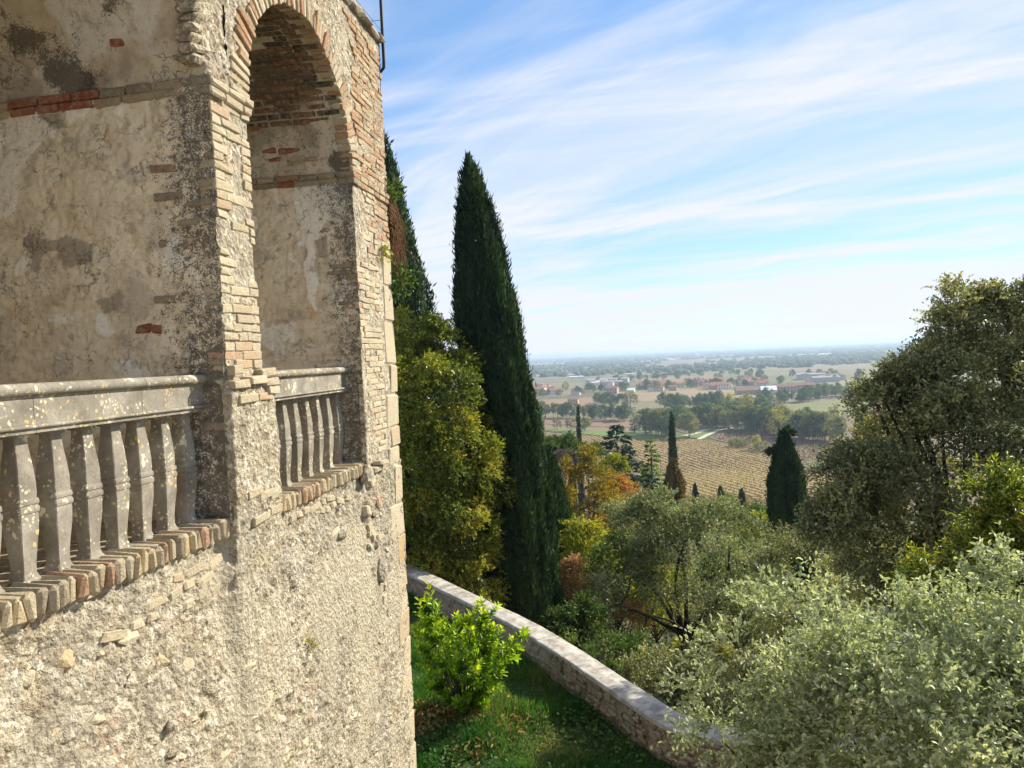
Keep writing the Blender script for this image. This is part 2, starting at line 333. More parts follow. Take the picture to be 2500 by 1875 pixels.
def m_leaf(name, stops, trans=0.35, rough=0.5, spec=0.25, orange=None):
    """leaf colour varies leaf by leaf ('v') and a little tree by tree"""
    m = bpy.data.materials.new(name); m.use_nodes = True; t = m.node_tree; t.nodes.clear()
    f = mth(t, 'ADD', attr(t, 'v'), mth(t, 'MULTIPLY', mth(t, 'SUBTRACT', objrnd(t), 0.5), 0.35), clamp=True)
    c = ramp(t, f, stops)
    b = nd(t, 'ShaderNodeBsdfPrincipled'); b.inputs['Roughness'].default_value = rough; b.inputs['Specular IOR Level'].default_value = spec
    tr = nd(t, 'ShaderNodeBsdfTranslucent'); mx = nd(t, 'ShaderNodeMixShader'); mx.inputs[0].default_value = trans
    t.links.new(c, b.inputs['Base Color'])
    t.links.new(mixc(t, 1.0, c, (1.15, 1.2, 0.65), 'MULTIPLY'), tr.inputs[0])
    t.links.new(b.outputs[0], mx.inputs[1]); t.links.new(tr.outputs[0], mx.inputs[2])
    o = nd(t, 'ShaderNodeOutputMaterial'); t.links.new(mx.outputs[0], o.inputs[0]); return m
# ------------------------------------------------------------------ the loggia: frames along its facade
import bmesh
PA = Vector((-1.892, 5.162, 0))
def axes(az): a = R(az); return Vector((math.sin(a), math.cos(a), 0)), Vector((math.cos(a), -math.sin(a), 0))
T0, N0 = axes(11.5); T1, N1 = axes(10); T2, N2 = axes(8)
W1 = 0.505; PB = PA + T1*W1
S_B2, S_P2, S_C = W1, W1 + 2.2, W1 + 3.38      # start of bay two, start of the corner pier, outer corner
Z_SILL, Z_IMP, Z_SPR, Z_TOP, R_ARCH, DEEP = -0.985, 1.81, 1.90, 3.66, 1.10, 2.4
def frame(S):
    if S < 0: return PA, T0, N0, 0.0
    if S < W1: return PA, T1, N1, 0.0
    return PB, T2, N2, W1
def fp(S, d, z):
    o, t, n, s0 = frame(S); p = o + t*(S - s0) - n*d; return Vector((p.x, p.y, z))
def fpa(S, d, z):
    S, d, z = np.broadcast_arrays(np.asarray(S, float), np.asarray(d, float), np.asarray(z, float)); out = np.zeros(S.shape + (3,))
    for lo, hi, o, t, n, s0 in ((-1e9, 0, PA, T0, N0, 0), (0, W1, PA, T1, N1, 0), (W1, 1e9, PB, T2, N2, W1)):
        m = (S >= lo) & (S < hi)
        out[m, 0] = o.x + t.x*(S[m] - s0) - n.x*d[m]; out[m, 1] = o.y + t.y*(S[m] - s0) - n.y*d[m]
    out[..., 2] = z; return out
def fmat(S, d, z, dims=(1, 1, 1), rot=(0, 0, 0)):
    """matrix of a block lying along the facade: x along, y into the wall, z up"""
    o, t, n, s0 = frame(S); p = fp(S, d, z)
    B = Matrix(((t.x, -n.x, 0, p.x), (t.y, -n.y, 0, p.y), (0, 0, 1, p.z), (0, 0, 0, 1)))
    from mathutils import Euler
    return B @ Euler(rot).to_matrix().to_4x4() @ Matrix.Diagonal((*dims, 1))
def block_meshes(name, dims, n, mat, bev, jit):
    out = []
    for k in range(n):
        bm = bmesh.new(); hx, hy, hz = (d/2 for d in dims)
        for sx in (-1, 1):
            for sy in (-1, 1):
                for sz in (-1, 1):
                    b = bev*random.uniform(0.6, 1.7); j = lambda: random.uniform(-jit, jit)
                    cx, cy, cz = hx + j(), hy + j(), hz + j()
                    for q in ((cx, cy - b, cz - b), (cx - b, cy, cz - b), (cx - b, cy - b, cz)):
                        bm.verts.new((sx*q[0], sy*q[1], sz*q[2]))
        bmesh.ops.convex_hull(bm, input=bm.verts)
        me = bpy.data.meshes.new(name); bm.to_mesh(me); bm.free(); me.materials.append(mat); out.append(me)
    return out
def sheet(name, P, mat, parent, attr=None, flip=False, smooth_=True):
    """P (a,b,3) grid of points"""
    a, b = P.shape[:2]; idx = np.arange(a*b).reshape(a, b)
    F = np.stack([idx[:-1, :-1], idx[1:, :-1], idx[1:, 1:], idx[:-1, 1:]], -1).reshape(-1, 4)
    if flip: F = F[:, ::-1]
    at_ = {k: ('POINT', v.ravel()) for k, v in (attr or {}).items()}
    return link(name, npmesh(name, P.reshape(-1, 3), F, mat, smooth_, at_), parent)
def rubble_disp(q, a=1.0):
    d1, d2, c1 = worley(q*8.5, 3); e1, e2, c2 = worley(q*21, 5); g1, g2, c3 = worley(q*44, 8)
    return a*(0.013*sst(d2 - d1, 0, .30)*(0.25 + c1) + 0.013*sst(e2 - e1, 0, .3)*(0.3 + c2) + 0.006*c3*sst(g2 - g1, 0, .3)
              + 0.034*(fbm(q*3.1, 3, 11) - .5) + 0.016*(fbm(q*30, 3, 12) - .5) - 0.016*(c3 > .80)*(1 - sst(g1, .2, .5)) - .013*(c2 > .92)*(1 - sst(e1, .15, .45)))
tower = thing('stone_loggia', 'weathered stone and brick loggia with two tall arched bays at left', 'building', fp(1.0, 1.0, -7.2))

def nz(S, z, sc, seed): return float(fbm(np.array([[S*sc, seed*5.1, z*sc]]), 3, seed)[0])
# lower wall of rubble
Ss = np.arange(-2.4, S_C + .001, 0.0165); Zs = np.arange(-5.3, -1.10, 0.0165); g = np.stack(np.meshgrid(Ss, Zs, indexing='ij'), -1)
q = np.stack([g[..., 0], np.zeros_like(g[..., 0]), g[..., 1]], -1).reshape(-1, 3)
Sg, Zg = q[:, 0], q[:, 2]
d0 = 0.075*(1 - sst(Sg, -0.12, 0.05))*sst(Zg, -2.6, -1.5) + 0.05*sst(Sg, 0.55, 0.75)*(1 - sst(Sg, 2.55, 2.8))*sst(Zg, -2.3, -1.4) + 0.012
hole = fbm(q*5.2, 3, 31); d0 = d0 + 0.025*sst(hole, .68, .80)
layw = sst(fbm(q*np.array([2.2, 1, 1.5]) + 5, 4, 33), .54, .60); d0 = d0 - rubble_disp(q)*(1 - .72*layw) - .012*layw
lower = sheet('lower_wall', fpa(Sg, d0, Zg).reshape(len(Ss), len(Zs), 3), M['rubble'], tower, {'lay': layw}, flip=True)
# stones and brick ends that stand out of the rubble
st_m = block_meshes('stone', (1, 1, 1), 8, M['rubble'], .26, .10)
def stone(S, z, w, h, proud=.02, me=None, nm='stone', dep=.1):
    return link(nm, me or random.choice(st_m), lower, fmat(S, dep/2 - proud, z, (w, dep, h), (random.uniform(-.15, .15), random.uniform(-.25, .25), random.uniform(-.1, .1))))
for S, z, w, h in ((-0.62, -1.62, .20, .17), (-0.95, -1.75, .16, .22), (-1.25, -2.0, .15, .1), (-1.45, -1.75, .13, .12), (0.5, -2.1, .18, .22), (-.25, -1.95, .16, .12), (1.2, -2.6, .16, .2),
                   (-0.2, -2.4, .2, .16), (.2, -2.75, .13, .2), (1.9, -2.2, .2, .13), (2.3, -3.1, .18, .2), (1.5, -3.4, .2, .22), (.9, -1.7, .16, .12), (2.0, -1.55, .17, .12), (2.5, -2.2, .2, .15), (0.9, -3.0, .15, .14)):
    stone(S, z, w, h, random.uniform(-.012, .004) - (.05 if S < 0 and z > -2.0 else 0), None, 'stone', .07)
for k in range(60):
    stone(random.uniform(-1.5, 3.2), random.uniform(-4.6, -1.9), random.uniform(.03, .08), random.uniform(.03, .07), random.uniform(.0, .018), None, 'stone', .06)
bk = block_meshes('brick', (1, 1, 1), 6, M['brick'], .10, .05)
for row, (S0, S1, z) in enumerate(((-0.60, -0.05, -1.24), (-0.85, -0.30, -1.315), (-1.2, -.75, -1.39), (.9, 1.7, -1.19), (1.5, 2.2, -1.26), (-.5, -.1, -1.42))):
    S = S0
    while S < S1:
        wv2 = random.choice((.12, .22, .13)); stone(S + wv2/2, z + random.uniform(-.008, .008), wv2*.93, .056, -.062 if S < 0 else -.03, random.choice(bk), 'brick', .10); S += wv2 + .012
for k in range(26): # ragged projecting stones at the foot of the corner pier
    stone(random.uniform(2.62, 3.05), random.uniform(-2.9, -1.1), random.uniform(.07, .16), random.uniform(.05, .13), random.uniform(.0, .03), None if k % 2 else random.choice(bk))
stone(2.93, -2.15, .2, .22, .06); stone(2.85, -1.08, .22, .06, .08, random.choice(bk)); stone(3.1, -1.1, .2, .05, .06, random.choice(bk))
stone(2.62, -1.10, .16, .17, .07); stone(2.95, -1.03, .26, .05, .12, random.choice(bk))
rs_m = block_meshes('stone', (1, 1, 1), 14, M['rstone'], .30, .14)
def dsurf(S, z):
    f = lambda x, a, b: float(sst(np.array(x), a, b))
    return .075*(1 - f(S, -.12, .05))*f(z, -2.6, -1.5) + .05*f(S, .55, .75)*(1 - f(S, 2.55, 2.8))*f(z, -2.3, -1.4) + .012
placed = []; tries = 0
while len(placed) < 190 and tries < 4000:
    tries += 1; S, z = random.uniform(-1.75, 3.35), random.uniform(-4.7, -1.36); sz = random.choice((.05, .06, .08, .10, .14))*random.uniform(.8, 1.25)
    if any(math.hypot(S - a_, z - b2) < (sz + c_)*.62 for a_, b2, c_ in placed) or nz(S, z, 1.3, 23) < .44: continue
    placed.append((S, z, sz)); stone(S, z, sz*random.uniform(1.0, 1.7), sz*random.uniform(.7, 1.05), -dsurf(S, z) + .016 + random.uniform(-.004, .008), random.choice(rs_m), 'stone', .06)

# cores behind the facing, so that the walls are solid
def core(name, S0, S1, z0, z1, d0_, d1_, mat=M['mortar'], parent=tower, n=2):
    ss = np.linspace(S0, S1, n) if n > 2 else np.array([S0, S1])
    V = [];
    for S in ss:
        for d, z in ((d0_, z0), (d1_, z0), (d1_, z1), (d0_, z1)): V.append(fp(min(S, S1 - 1e-6) if S1 in (0, W1) else S, d, z))
    F = []
    for i in range(len(ss) - 1):
        for k in range(4): F.append((i*4 + k, i*4 + (k + 1) % 4, i*4 + 4 + (k + 1) % 4, i*4 + 4 + k))
    F += [(3, 2, 1, 0), tuple(len(V) - 4 + k for k in range(4))]
    return link(name, mesh(name, V, F, mat), parent)
core('wall_foot', -3.0, -1e-6, -7.2, -5.25, .03, 3.0, M['rubble']); core('wall_foot', 0, W1 - 1e-6, -7.2, -5.25, .02, 3.0, M['rubble']); core('wall_foot', W1, S_C - .01, -7.2, -5.25, .02, 3.0, M['rubble'])
core('wall_core', -3.0, -1e-6, -7.2, -1.12, .14, 3.0); core('wall_core', 0, W1 - 1e-6, -7.2, -1.12, .09, 3.0); core('wall_core', W1, S_C - .03, -7.2, -1.12, .12, 3.0)
pier1 = core('pier', 0.11, W1 - .05, -1.12, Z_SPR, .05, DEEP + .2, M['mortar'])
pier2 = core('pier', S_P2 + .06, S_C - .05, -1.12, Z_SPR + .05, .05, DEEP + .2, M['mortar'])
pier0 = core('pier', -2.75, -2.23, -1.12, Z_SPR, .03, DEEP + .2, M['mortar'])
core('back_wall', -2.3, -1e-6, -1.12, Z_TOP - .12, DEEP, DEEP + .3, M['plaster']); core('back_wall', W1, S_P2 + .05, -1.12, Z_TOP - .12, DEEP, DEEP + .3, M['plaster'])
core('roof', -2.9, -1e-6, Z_TOP - .12, Z_TOP - .02, .06, 3.0); core('roof', 0, W1 - 1e-6, Z_TOP - .12, Z_TOP - .02, .06, 3.0); core('roof', W1, S_C - .04, Z_TOP - .12, Z_TOP - .02, .06, 3.0)

# side face beyond the corner, away from the camera
Dg = np.arange(0.0, 3.0, .05); Zg2 = np.arange(-7.2, Z_TOP, .05); g = np.stack(np.meshgrid(Dg, Zg2, indexing='ij'), -1); q = np.stack([g[..., 0].ravel() + 40, g[..., 0].ravel()*0, g[..., 1].ravel()], -1)
ends = fpa(np.full(len(q), S_C - .03) + rubble_disp(q), q[:, 0] - 40, q[:, 2])
sheet('end_wall', ends.reshape(len(Dg), len(Zg2), 3), M['rubble'], tower, flip=True)

# facing of the piers (mortar bed, then bricks course by course)
def facing(name, S0, S1, z0, z1, parent, d=.012, mat=M['rubble'], res=.02, amp=.5, seed=0):
    ss = np.arange(S0, S1 + res*.5, res); zz = np.arange(z0, z1 + res*.5, res); g = np.stack(np.meshgrid(ss, zz, indexing='ij'), -1)
    q = np.stack([g[..., 0].ravel(), np.full(g[..., 0].size, seed*3.7), g[..., 1].ravel()], -1)
    ed = np.minimum(q[:, 0] - S0, S1 - q[:, 0])
    dd = d - rubble_disp(q, amp) + .02*(1 - sst(ed, 0, .04))*fbm(q*12, 2, 4)
    return sheet(name, fpa(np.clip(q[:, 0], S0, S1 - 1e-5), dd, q[:, 2]).reshape(len(ss), len(zz), 3), mat, parent, flip=True)
facing('facing', 0.0, W1 - 1e-4, -1.2, Z_IMP + .12, pier1, .012, amp=.20)
facing('facing', S_P2, S_C - .01, -1.2, Z_IMP + .12, pier2, .012, amp=.20, seed=2)
facing('facing', -2.75, -2.2, -1.2, Z_IMP + .12, pier0, .016, seed=3)
bm_c = block_meshes('brick', (.24, .12, .056), 9, M['brick'], .005, .005)
bm_r = block_meshes('brick', (.24, .12, .056), 9, M['redbrick'], .005, .005)
NB = [0]
def courses(S0, S1, z0, z1, parent, ms, skip=lambda S, z: False, pitch=.062, nm='brick', proud=.006, mx=.27):
    z = z0; row = 0
    while z + pitch*.5 < z1:
        S = S0 + (0 if row % 2 else random.uniform(-.0, .02)); row += 1; first = True
        while S < S1 - .03:
            L = random.choice((.12, .19, .25, .24)) if not (first and row % 2) else .125
            L = min(L, mx, S1 - S); first = False
            if S1 - S - L < .05: L = S1 - S
            cS = S + L/2
            if not skip(cS, z):
                h = random.uniform(.9, 1.08); pr = random.uniform(-.5, 1.2)*proud
                link(nm, random.choice(ms), parent, fmat(cS, .06 - pr + random.choice((0, 0, 0, 0, .012)), z + pitch/2 + random.uniform(-.004, .004), ((L - .008)/.24, 1, h*pitch/.062), (0, random.uniform(-.02, .02), random.uniform(-.02, .02)))); NB[0] += 1
            S += L
        z += pitch*random.uniform(.96, 1.05)
courses(0.0, W1, .0, Z_IMP - .01, pier1, bm_c, lambda S, z: (.74 < z < 1.0 and .08 < S < .27) or (1.2 < z < 1.52 and .20 < S < .38) or nz(S, z, 3, 5) > .72, .0625)
courses(S_P2, 3.42, -.95, Z_IMP - .02, pier2, bm_c, lambda S, z: nz(S, z, 2.2, 7) > .66 or (z > 1.0 and S < 3.05), .060)
courses(3.35, S_C, 1.36, Z_IMP + .0, pier2, bm_r, lambda S, z: False, .062)
# broad base of the middle pier, below the rail
def rough_box(name, S0, S1, z0, z1, dtop, dbot, parent, mat, amp=.7, back=.3, seed=5, res=.02):
    ss = np.arange(S0, S1 + res/2, res); zz = np.arange(z0, z1 + res/2, res); pts = []
    nS = len(ss); bkn = max(2, int(back/.03)); us = np.concatenate([np.full(bkn, 0), np.arange(nS), np.full(bkn, nS - 1)])
    bd = np.concatenate([np.linspace(back, .012, bkn), np.zeros(nS), np.linspace(.012, back, bkn)])
    SS = np.repeat(ss[us][:, None], len(zz), 1); BD = np.repeat(bd[:, None], len(zz), 1); ZZ = np.repeat(zz[None], len(us), 0)
    fr = (ZZ - z0)/(z1 - z0); df = dbot + (dtop - dbot)*np.clip(fr*2.6, 0, 1)
    q = np.stack([(SS + BD*.7).ravel(), np.full(SS.size, seed*2.3), ZZ.ravel()], -1); rd = rubble_disp(q, amp).reshape(SS.shape)
    cap = sst(fr, .97, 1.0)
    return sheet(name, fpa(np.clip(SS - np.where(np.arange(len(us))[:, None] < bkn, rd, 0) + np.where(np.arange(len(us))[:, None] >= bkn + nS, rd, 0), S0 - .04, S1 + .04), df + BD - np.where(BD == 0, rd, 0) + cap*.06, ZZ).reshape(len(us), len(zz), 3), mat, parent, flip=True)
rough_box('pier_base', 0.0, .615, -1.48, -.06, -.022, .03, pier1, M['rubble'], back=.05)
rough_box('pier_base', S_P2 - .005, 2.98, -1.25, -.1, .004, .02, pier2, M['rubble'], seed=8, back=.04)
for S, z, w in ((.10, -.10, .2), (.32, -.08, .22), (.53, -.10, .19), (.2, -.20, .24), (.45, -.2, .2), (.08, .0, .12), (.5, -.03, .2), (.56, -.16, .16)):
    link('brick', random.choice(bm_c), pier1, fmat(S, .055 - random.uniform(.035, .085), z, (w/.24, 1, 1.05), (0, random.uniform(-.05, .05), random.uniform(-.05, .05))))
for S, z in ((.25, -.86), (.4, -.9), (.55, -.93), (.3, -1.06), (.42, -1.05), (.54, -1.04)):
    link('brick', random.choice(bm_c), pier1, fmat(S, .055 - random.uniform(.026, .036), z, (.8, 1, 1.0), (0, random.uniform(-.1, .1), 0)))

# impost band on piers and along the side walls: two courses, some of clean red brick
bm_i = block_meshes('impost_block', (.25, .14, .056), 6, M['brick'], .010, .007); bm_p = block_meshes('impost_block', (.25, .14, .056), 4, M['purered'], .006, .004)
bm_j = block_meshes('impost_block', (.25, .14, .056), 6, M['jambbrick'], .010, .006)
for S0, S1, par, ms in ((-.02, W1 + .02, pier1, bm_i), (S_P2 - .02, S_C + .02, pier2, bm_r)):
    for r in range(2):
        S = S0 - (.05 if r else 0)*0
        while S < S1 - .02:
            L = min(random.uniform(.17, .27), S1 - S)
            if S1 - S - L < .06: L = S1 - S
            cS = min(max(S + L/2, 0), 99)
            link('impost_block', random.choice(ms), par, fmat(cS if S0 > 1 else min(S + L/2, W1 - 1e-4) if cS < W1 else cS, .07 - .026 - .010*r, Z_IMP + .03 + .058*r, ((L - .006)/.25, 1, 1.04), (0, random.uniform(-.015, .015), random.uniform(-.02, .02)))); S += L

# side walls of the two recesses, facing the camera
def jamb(name, o, t, n, parent, seed, polys_w=(), polys_g=(), edge_stain=1.0, wn=.62):
    res = .015; uu = np.arange(0, DEEP, res); zz = np.arange(-1.05, Z_SPR + .03, res); g = np.stack(np.meshgrid(uu, zz, indexing='ij'), -1)
    u, z = g[..., 0].ravel(), g[..., 1].ravel(); q = np.stack([u, np.full(u.size, seed*4.1), z], -1)
    wu = u + .10*(fbm(q*7, 3, seed + 1) - .5); wz = z + .10*(fbm(q*7 + 9, 3, seed + 2) - .5)
    lay = np.zeros(u.size, bool); gry = np.zeros(u.size, bool)
    for p in polys_w: lay |= inpoly(wu, wz, p)
    for p in polys_g: gry |= inpoly(wu, wz, p)
    nn = fbm(q*2.6, 4, seed + 3); lay |= (nn > wn) & (u > .12)
    lay &= ~gry
    stn = .62*edge_stain*(1 - sst(u + .45*(fbm(q*2.2, 4, seed + 5) - .5), .02, .70) + .30*(1 - sst(u, .25, .5))*(1 - sst(z, -.25, .0))) + .22*sst(fbm(q*2.4, 4, seed + 6), .55, .70)
    rows = np.abs(((z/.062) % 1) - .5)*2          # courses ghosting through near the front edge
    rw = (1 - sst(u, .25, .6))*sst(fbm(q*3, 2, seed + 7), .35, .6)
    e = .007*lay + .006*gry + .026*(fbm(q*2.4, 3, seed + 8) - .5) + .012*(fbm(q*14, 4, seed + 9) - .5) + .016*rw*sst(rows, .08, .35)*(.6 + .8*fbm(q*np.array([5, 1, 16.1]), 2, seed + 14)) - .014*sst(fbm(q*9, 3, seed + 10), .64, .74)
    pk = fbm(q*34, 3, seed + 12); e = e - .012*sst(pk, .60, .72)*(1 - lay)
    P = np.stack([o.x - n.x*u - t.x*e, o.y - n.y*u - t.y*e, z], -1)
    return sheet(name, P.reshape(len(uu), len(zz), 3), M['plaster'], parent, {'lay': lay.astype(float), 'stn': stn, 'gry': gry.astype(float)}, flip=True)
WH1 = [[(1.75, 1.86), (1.29, 1.84), (1.16, 1.74), (1.37, 1.56), (1.50, 1.44), (1.53, 1.28), (1.55, 1.17), (1.60, 1.13), (1.75, 1.17)],
       [(.41, .73), (.36, .73), (.35, .76), (.26, .76), (.25, .69), (.33, .61), (.35, .69), (.39, .57), (.42, .57)],
       [(1.1, 1.84), (.86, 1.84), (.95, 1.74), (1.05, 1.72)], [(.75, 1.8), (.62, 1.82), (.68, 1.72)]]
GR1 = [[(1.5, .95), (1.42, 1.0), (1.26, .97), (1.09, .98), (.97, .93), (.97, .8), (1.03, .77), (1.17, .76), (1.19, .83), (1.26, .86), (1.34, .85), (1.39, .75), (1.45, .76), (1.45, .86)],
       [(1.28, 1.82), (1.15, 1.82), (1.05, 1.72), (1.16, 1.70)], [(1.28, 1.22), (1.22, 1.27), (1.24, 1.17)], [(.95, .52), (.75, .56), (.72, .46), (.9, .44)]]
j1 = jamb('side_wall', PA, T0, N0, tower, 20, WH1, GR1, 1.0, .70)
P2O = PB + T2*2.2
WH2 = [[(.05, 1.82), (.62, 1.82), (.6, 1.5), (.52, 1.2), (.58, .75), (.48, .55), (.42, .8), (.45, 1.25), (.38, 1.35), (.22, 1.42), (.1, 1.35)]]
j2 = jamb('side_wall', P2O, T2, N2, tower, 40, WH2, [[(.42, 1.3), (.3, 1.32), (.26, 1.1), (.4, 1.08)]], .95, .66)
def jmat(o, t, n, u, e, z, dims, rot=0.0):
    p = o - n*u - t*e
    B = Matrix(((-n.x, t.x, 0, p.x), (-n.y, t.y, 0, p.y), (0, 0, 1, z), (0, 0, 0, 1)))
    return B @ Matrix.Rotation(rot, 4, 'Y') @ Matrix.Diagonal((*dims, 1))
for o, t, n, par, red, sd in ((PA, T0, N0, j1, (.9, 1.52), 1), (P2O, T2, N2, j2, (.52, .72), 2)):
    for r in range(2):
        u = -.03
        while u < DEEP - .05:
            L = random.uniform(.17, .27)
            isred = red[0] < u + L/2 < red[1] and not (sd == 2 and r == 1); ms = bm_p if isred else (bm_j if u < 0.75 or random.random() < .5 else bm_i)
            link('impost_block', random.choice(ms), par, jmat(o, t, n, u + L/2, -.07 + .030 - .010*(1 - r), Z_IMP + .03 + .058*r, ((L - .012)/.25, 1, 1.0 if not isred else .93), random.uniform(-.012, .012))); u += L
bm_jb = block_meshes('brick', (.24, .06, .052), 6, M['jambbrick'], .008, .006); bm_pr = block_meshes('brick', (.2, .05, .055), 4, M['purered'], .012, .010)
for par, o, t, n, lst in ((j1, PA, T0, N0, ((.59, .31, .12), (.49, .30, .08))), (j2, P2O, T2, N2, ((.52, 2.16, .0), (.25, .78, .0)))):
    for u, z, L in lst:
        if L: link('brick', random.choice(bm_pr), par, jmat(o, t, n, u, .006 - .018, z, (L/.2, 1, 1), random.uniform(-.05, .05)))
for par, o, t, n, n_ in ((j1, PA, T0, N0, 18), (j2, P2O, T2, N2, 16)):      # brick ends showing through near the front edge
    for k in range(n_):
        z = -.95 + .062*random.randrange(0, 43); L = random.choice((.12, .22, .25)); u = random.choice((L/2 + .005, L/2 + random.uniform(.05, .3)))
        link('brick', random.choice(bm_jb), par, jmat(o, t, n, u, -.03 + random.uniform(.002, .010), z + .02, ((L - .01)/.24, 1, .98), random.uniform(-.02, .02)))

# vaults
def vault(Sc, o, t, n, s0, seed, th0, th1, exposed):
    thn = 150; dn = 150; th = np.linspace(0, math.pi, thn); dd = np.linspace(.02, DEEP, dn); g = np.stack(np.meshgrid(th, dd, indexing='ij'), -1)
    a, d = g[..., 0].ravel(), g[..., 1].ravel(); q = np.stack([a*1.1, np.full(a.size, seed*3.3), d], -1)
    lay = sst(fbm(q*2.2, 4, seed), .54, .60)*(1.0 if not exposed else .3); stn = (.30 if exposed else .12) + .75*sst(fbm(q*2.1, 4, seed + 2), .46, .64); gry = .8*sst(fbm(q*2.0 + 7, 4, seed + 5), .57, .62)
    r = R_ARCH + .03*(fbm(q*2, 3, seed + 3) - .5) + .018*(fbm(q*11, 4, seed + 4) - .5) - .012*lay + .006
    rows = np.abs(((a*R_ARCH/.066) % 1) - .5)*2; r = r + (.008*sst(rows, .75, .95) if exposed else 0)
    S = Sc + r*np.cos(a) - s0
    P = np.stack([o.x + t.x*S - n.x*d, o.y + t.y*S - n.y*d, Z_SPR + r*np.sin(a)], -1)
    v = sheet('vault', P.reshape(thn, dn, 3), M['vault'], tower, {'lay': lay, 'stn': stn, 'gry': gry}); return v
v1 = vault(-1.1, PA, T0, N0, 0, 61, 0, 180, False)
v2 = vault(S_B2 + 1.1, PB, T2, N2, W1, 71, 0, 180, True)
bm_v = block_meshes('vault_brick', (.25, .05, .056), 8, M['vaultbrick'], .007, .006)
def vault_bricks(Sc, o, t, n, s0, par, a0, a1, dmax, keep, seed):
    st = .067/R_ARCH; a = R(a0); row = 0
    while a < R(a1):
        d = .03 + (.0 if row % 2 else .13)
        while d < dmax:
            L = random.choice((.25, .25, .13)); kq = fbm(np.array([[a*1.6, seed, d*1.6]]), 3, seed)[0]
            if kq < keep:
                r = R_ARCH - random.uniform(-.012, .006) + .018; S = Sc + r*math.cos(a) - s0
                c = o + t*S - n*(d + L/2); ra = t*math.cos(a) + Vector((0, 0, 1))*math.sin(a); tg = -t*math.sin(a) + Vector((0, 0, 1))*math.cos(a)
                B = Matrix(((-n.x, ra.x, tg.x, c.x), (-n.y, ra.y, tg.y, c.y), (0, ra.z, tg.z, Z_SPR + r*math.sin(a)), (0, 0, 0, 1)))
                link('vault_brick', random.choice(bm_v), par, B @ Matrix.Rotation(random.uniform(-.02, .02), 4, 'Y') @ Matrix.Diagonal(((L - .016)/.25, 1, random.uniform(.9, 1.04), 1)))
            d += L
        a += st; row += 1
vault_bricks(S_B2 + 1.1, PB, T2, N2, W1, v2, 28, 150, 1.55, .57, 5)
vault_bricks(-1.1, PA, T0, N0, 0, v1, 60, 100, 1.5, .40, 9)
for u, z, L, rd in ((.62, 2.17, .24, 1), (.85, 2.19, .16, 1), (.80, 2.10, .14, 1), (.56, 2.10, .15, 0), (.42, 2.08, .15, 0), (.95, 2.4, .13, 1), (.4, 2.42, .1, 1), (.66, 2.0, .2, 0)):
    a = math.asin((z - Z_SPR)/R_ARCH); 
    c = PB + T2*(1.1 + (R_ARCH + .016)*math.cos(a)) - N2*u; ra = T2*math.cos(a) + Vector((0, 0, 1))*math.sin(a); tg = -T2*math.sin(a) + Vector((0, 0, 1))*math.cos(a)
    B = Matrix(((-N2.x, ra.x, tg.x, c.x), (-N2.y, ra.y, tg.y, c.y), (0, ra.z, tg.z, z), (0, 0, 0, 1)))
    link('vault_brick', random.choice(block_meshes('vault_brick', (.2, .05, .055), 1, M['purered' if rd else 'brick'], .012, .01)), v2, B @ Matrix.Diagonal((L/.2, 1, 1, 1)))
a = math.asin(.31/R_ARCH); c = PA + T0*(-1.1 + (R_ARCH + .01)*math.cos(a)) - N0*.63
ra = T0*math.cos(a) + Vector((0, 0, 1))*math.sin(a); tg = -T0*math.sin(a) + Vector((0, 0, 1))*math.cos(a)
link('vault_brick', bm_pr[0], v1, Matrix(((-N0.x, ra.x, tg.x, c.x), (-N0.y, ra.y, tg.y, c.y), (0, ra.z, tg.z, 2.21), (0, 0, 0, 1))) @ Matrix.Diagonal((.5, 1, 1.1, 1)))

# front wall above the imposts, with the arch openings cut out
def spandrel(name, Sc, S0, S1, seed, mat):
    thn, rn = 260, 60; th = np.linspace(0, math.pi, thn); ra = np.linspace(0, 1, rn)
    zt = Z_TOP - .02 - Z_SPR; ci, si = np.cos(th), np.sin(th)
    rx = np.where(ci > 0, (S1 - Sc)/np.maximum(ci, 1e-6), (S0 - Sc)/np.minimum(ci, -1e-6)); rz = zt/np.maximum(si, 1e-6); ro = np.minimum(rx, rz)
    rr = R_ARCH*(1 + 0*ro)[:, None] + (ro - R_ARCH)[:, None]*(ra[None] ** 1.0)
    S = Sc + rr*ci[:, None]; z = Z_SPR + rr*si[:, None]
    q = np.stack([S.ravel(), np.full(S.size, seed*2.9), z.ravel()], -1)
    d = .016 - rubble_disp(q, .75) + .02*(1 - sst(rr.ravel() - R_ARCH, 0, .05))
    return sheet(name, fpa(S.ravel(), d, z.ravel()).reshape(thn, rn, 3), mat, tower)
sp1 = spandrel('arch_wall', -1.1, -2.75, .2525, 13, M['rubble']); sp2 = spandrel('arch_wall', S_B2 + 1.1, .2525, S_C, 14, M['rubble'])
# close the thickness of the arch walls (solid masonry over the vaults)
def arch_core(Sc, S0, S1, o, t, n, s0, parent):
    th = np.linspace(0, math.pi, 40); V = []; F = []
    for a in th:
        ci, si = math.cos(a), math.sin(a); r = R_ARCH + .03
        rx = (S1 - Sc)/max(ci, 1e-6) if ci > 0 else (S0 - Sc)/min(ci, -1e-6); ro = min(rx, (Z_TOP - .13 - Z_SPR)/max(si, 1e-6)) - .03
        for rr, d in ((r, .05), (ro, .05), (ro, DEEP + .2), (r, DEEP + .2)):
            p = o + t*(Sc + rr*ci - s0) - n*d; V.append((p.x, p.y, Z_SPR + rr*si))
    for i in range(39):
        for k in range(4): F.append((i*4 + k, i*4 + (k + 1) % 4, i*4 + 4 + (k + 1) % 4, i*4 + 4 + k))
    F += [(3, 2, 1, 0), tuple(39*4 + k for k in range(4))]
    link('arch_core', mesh('arch_core', V, F, M['mortar']), parent)
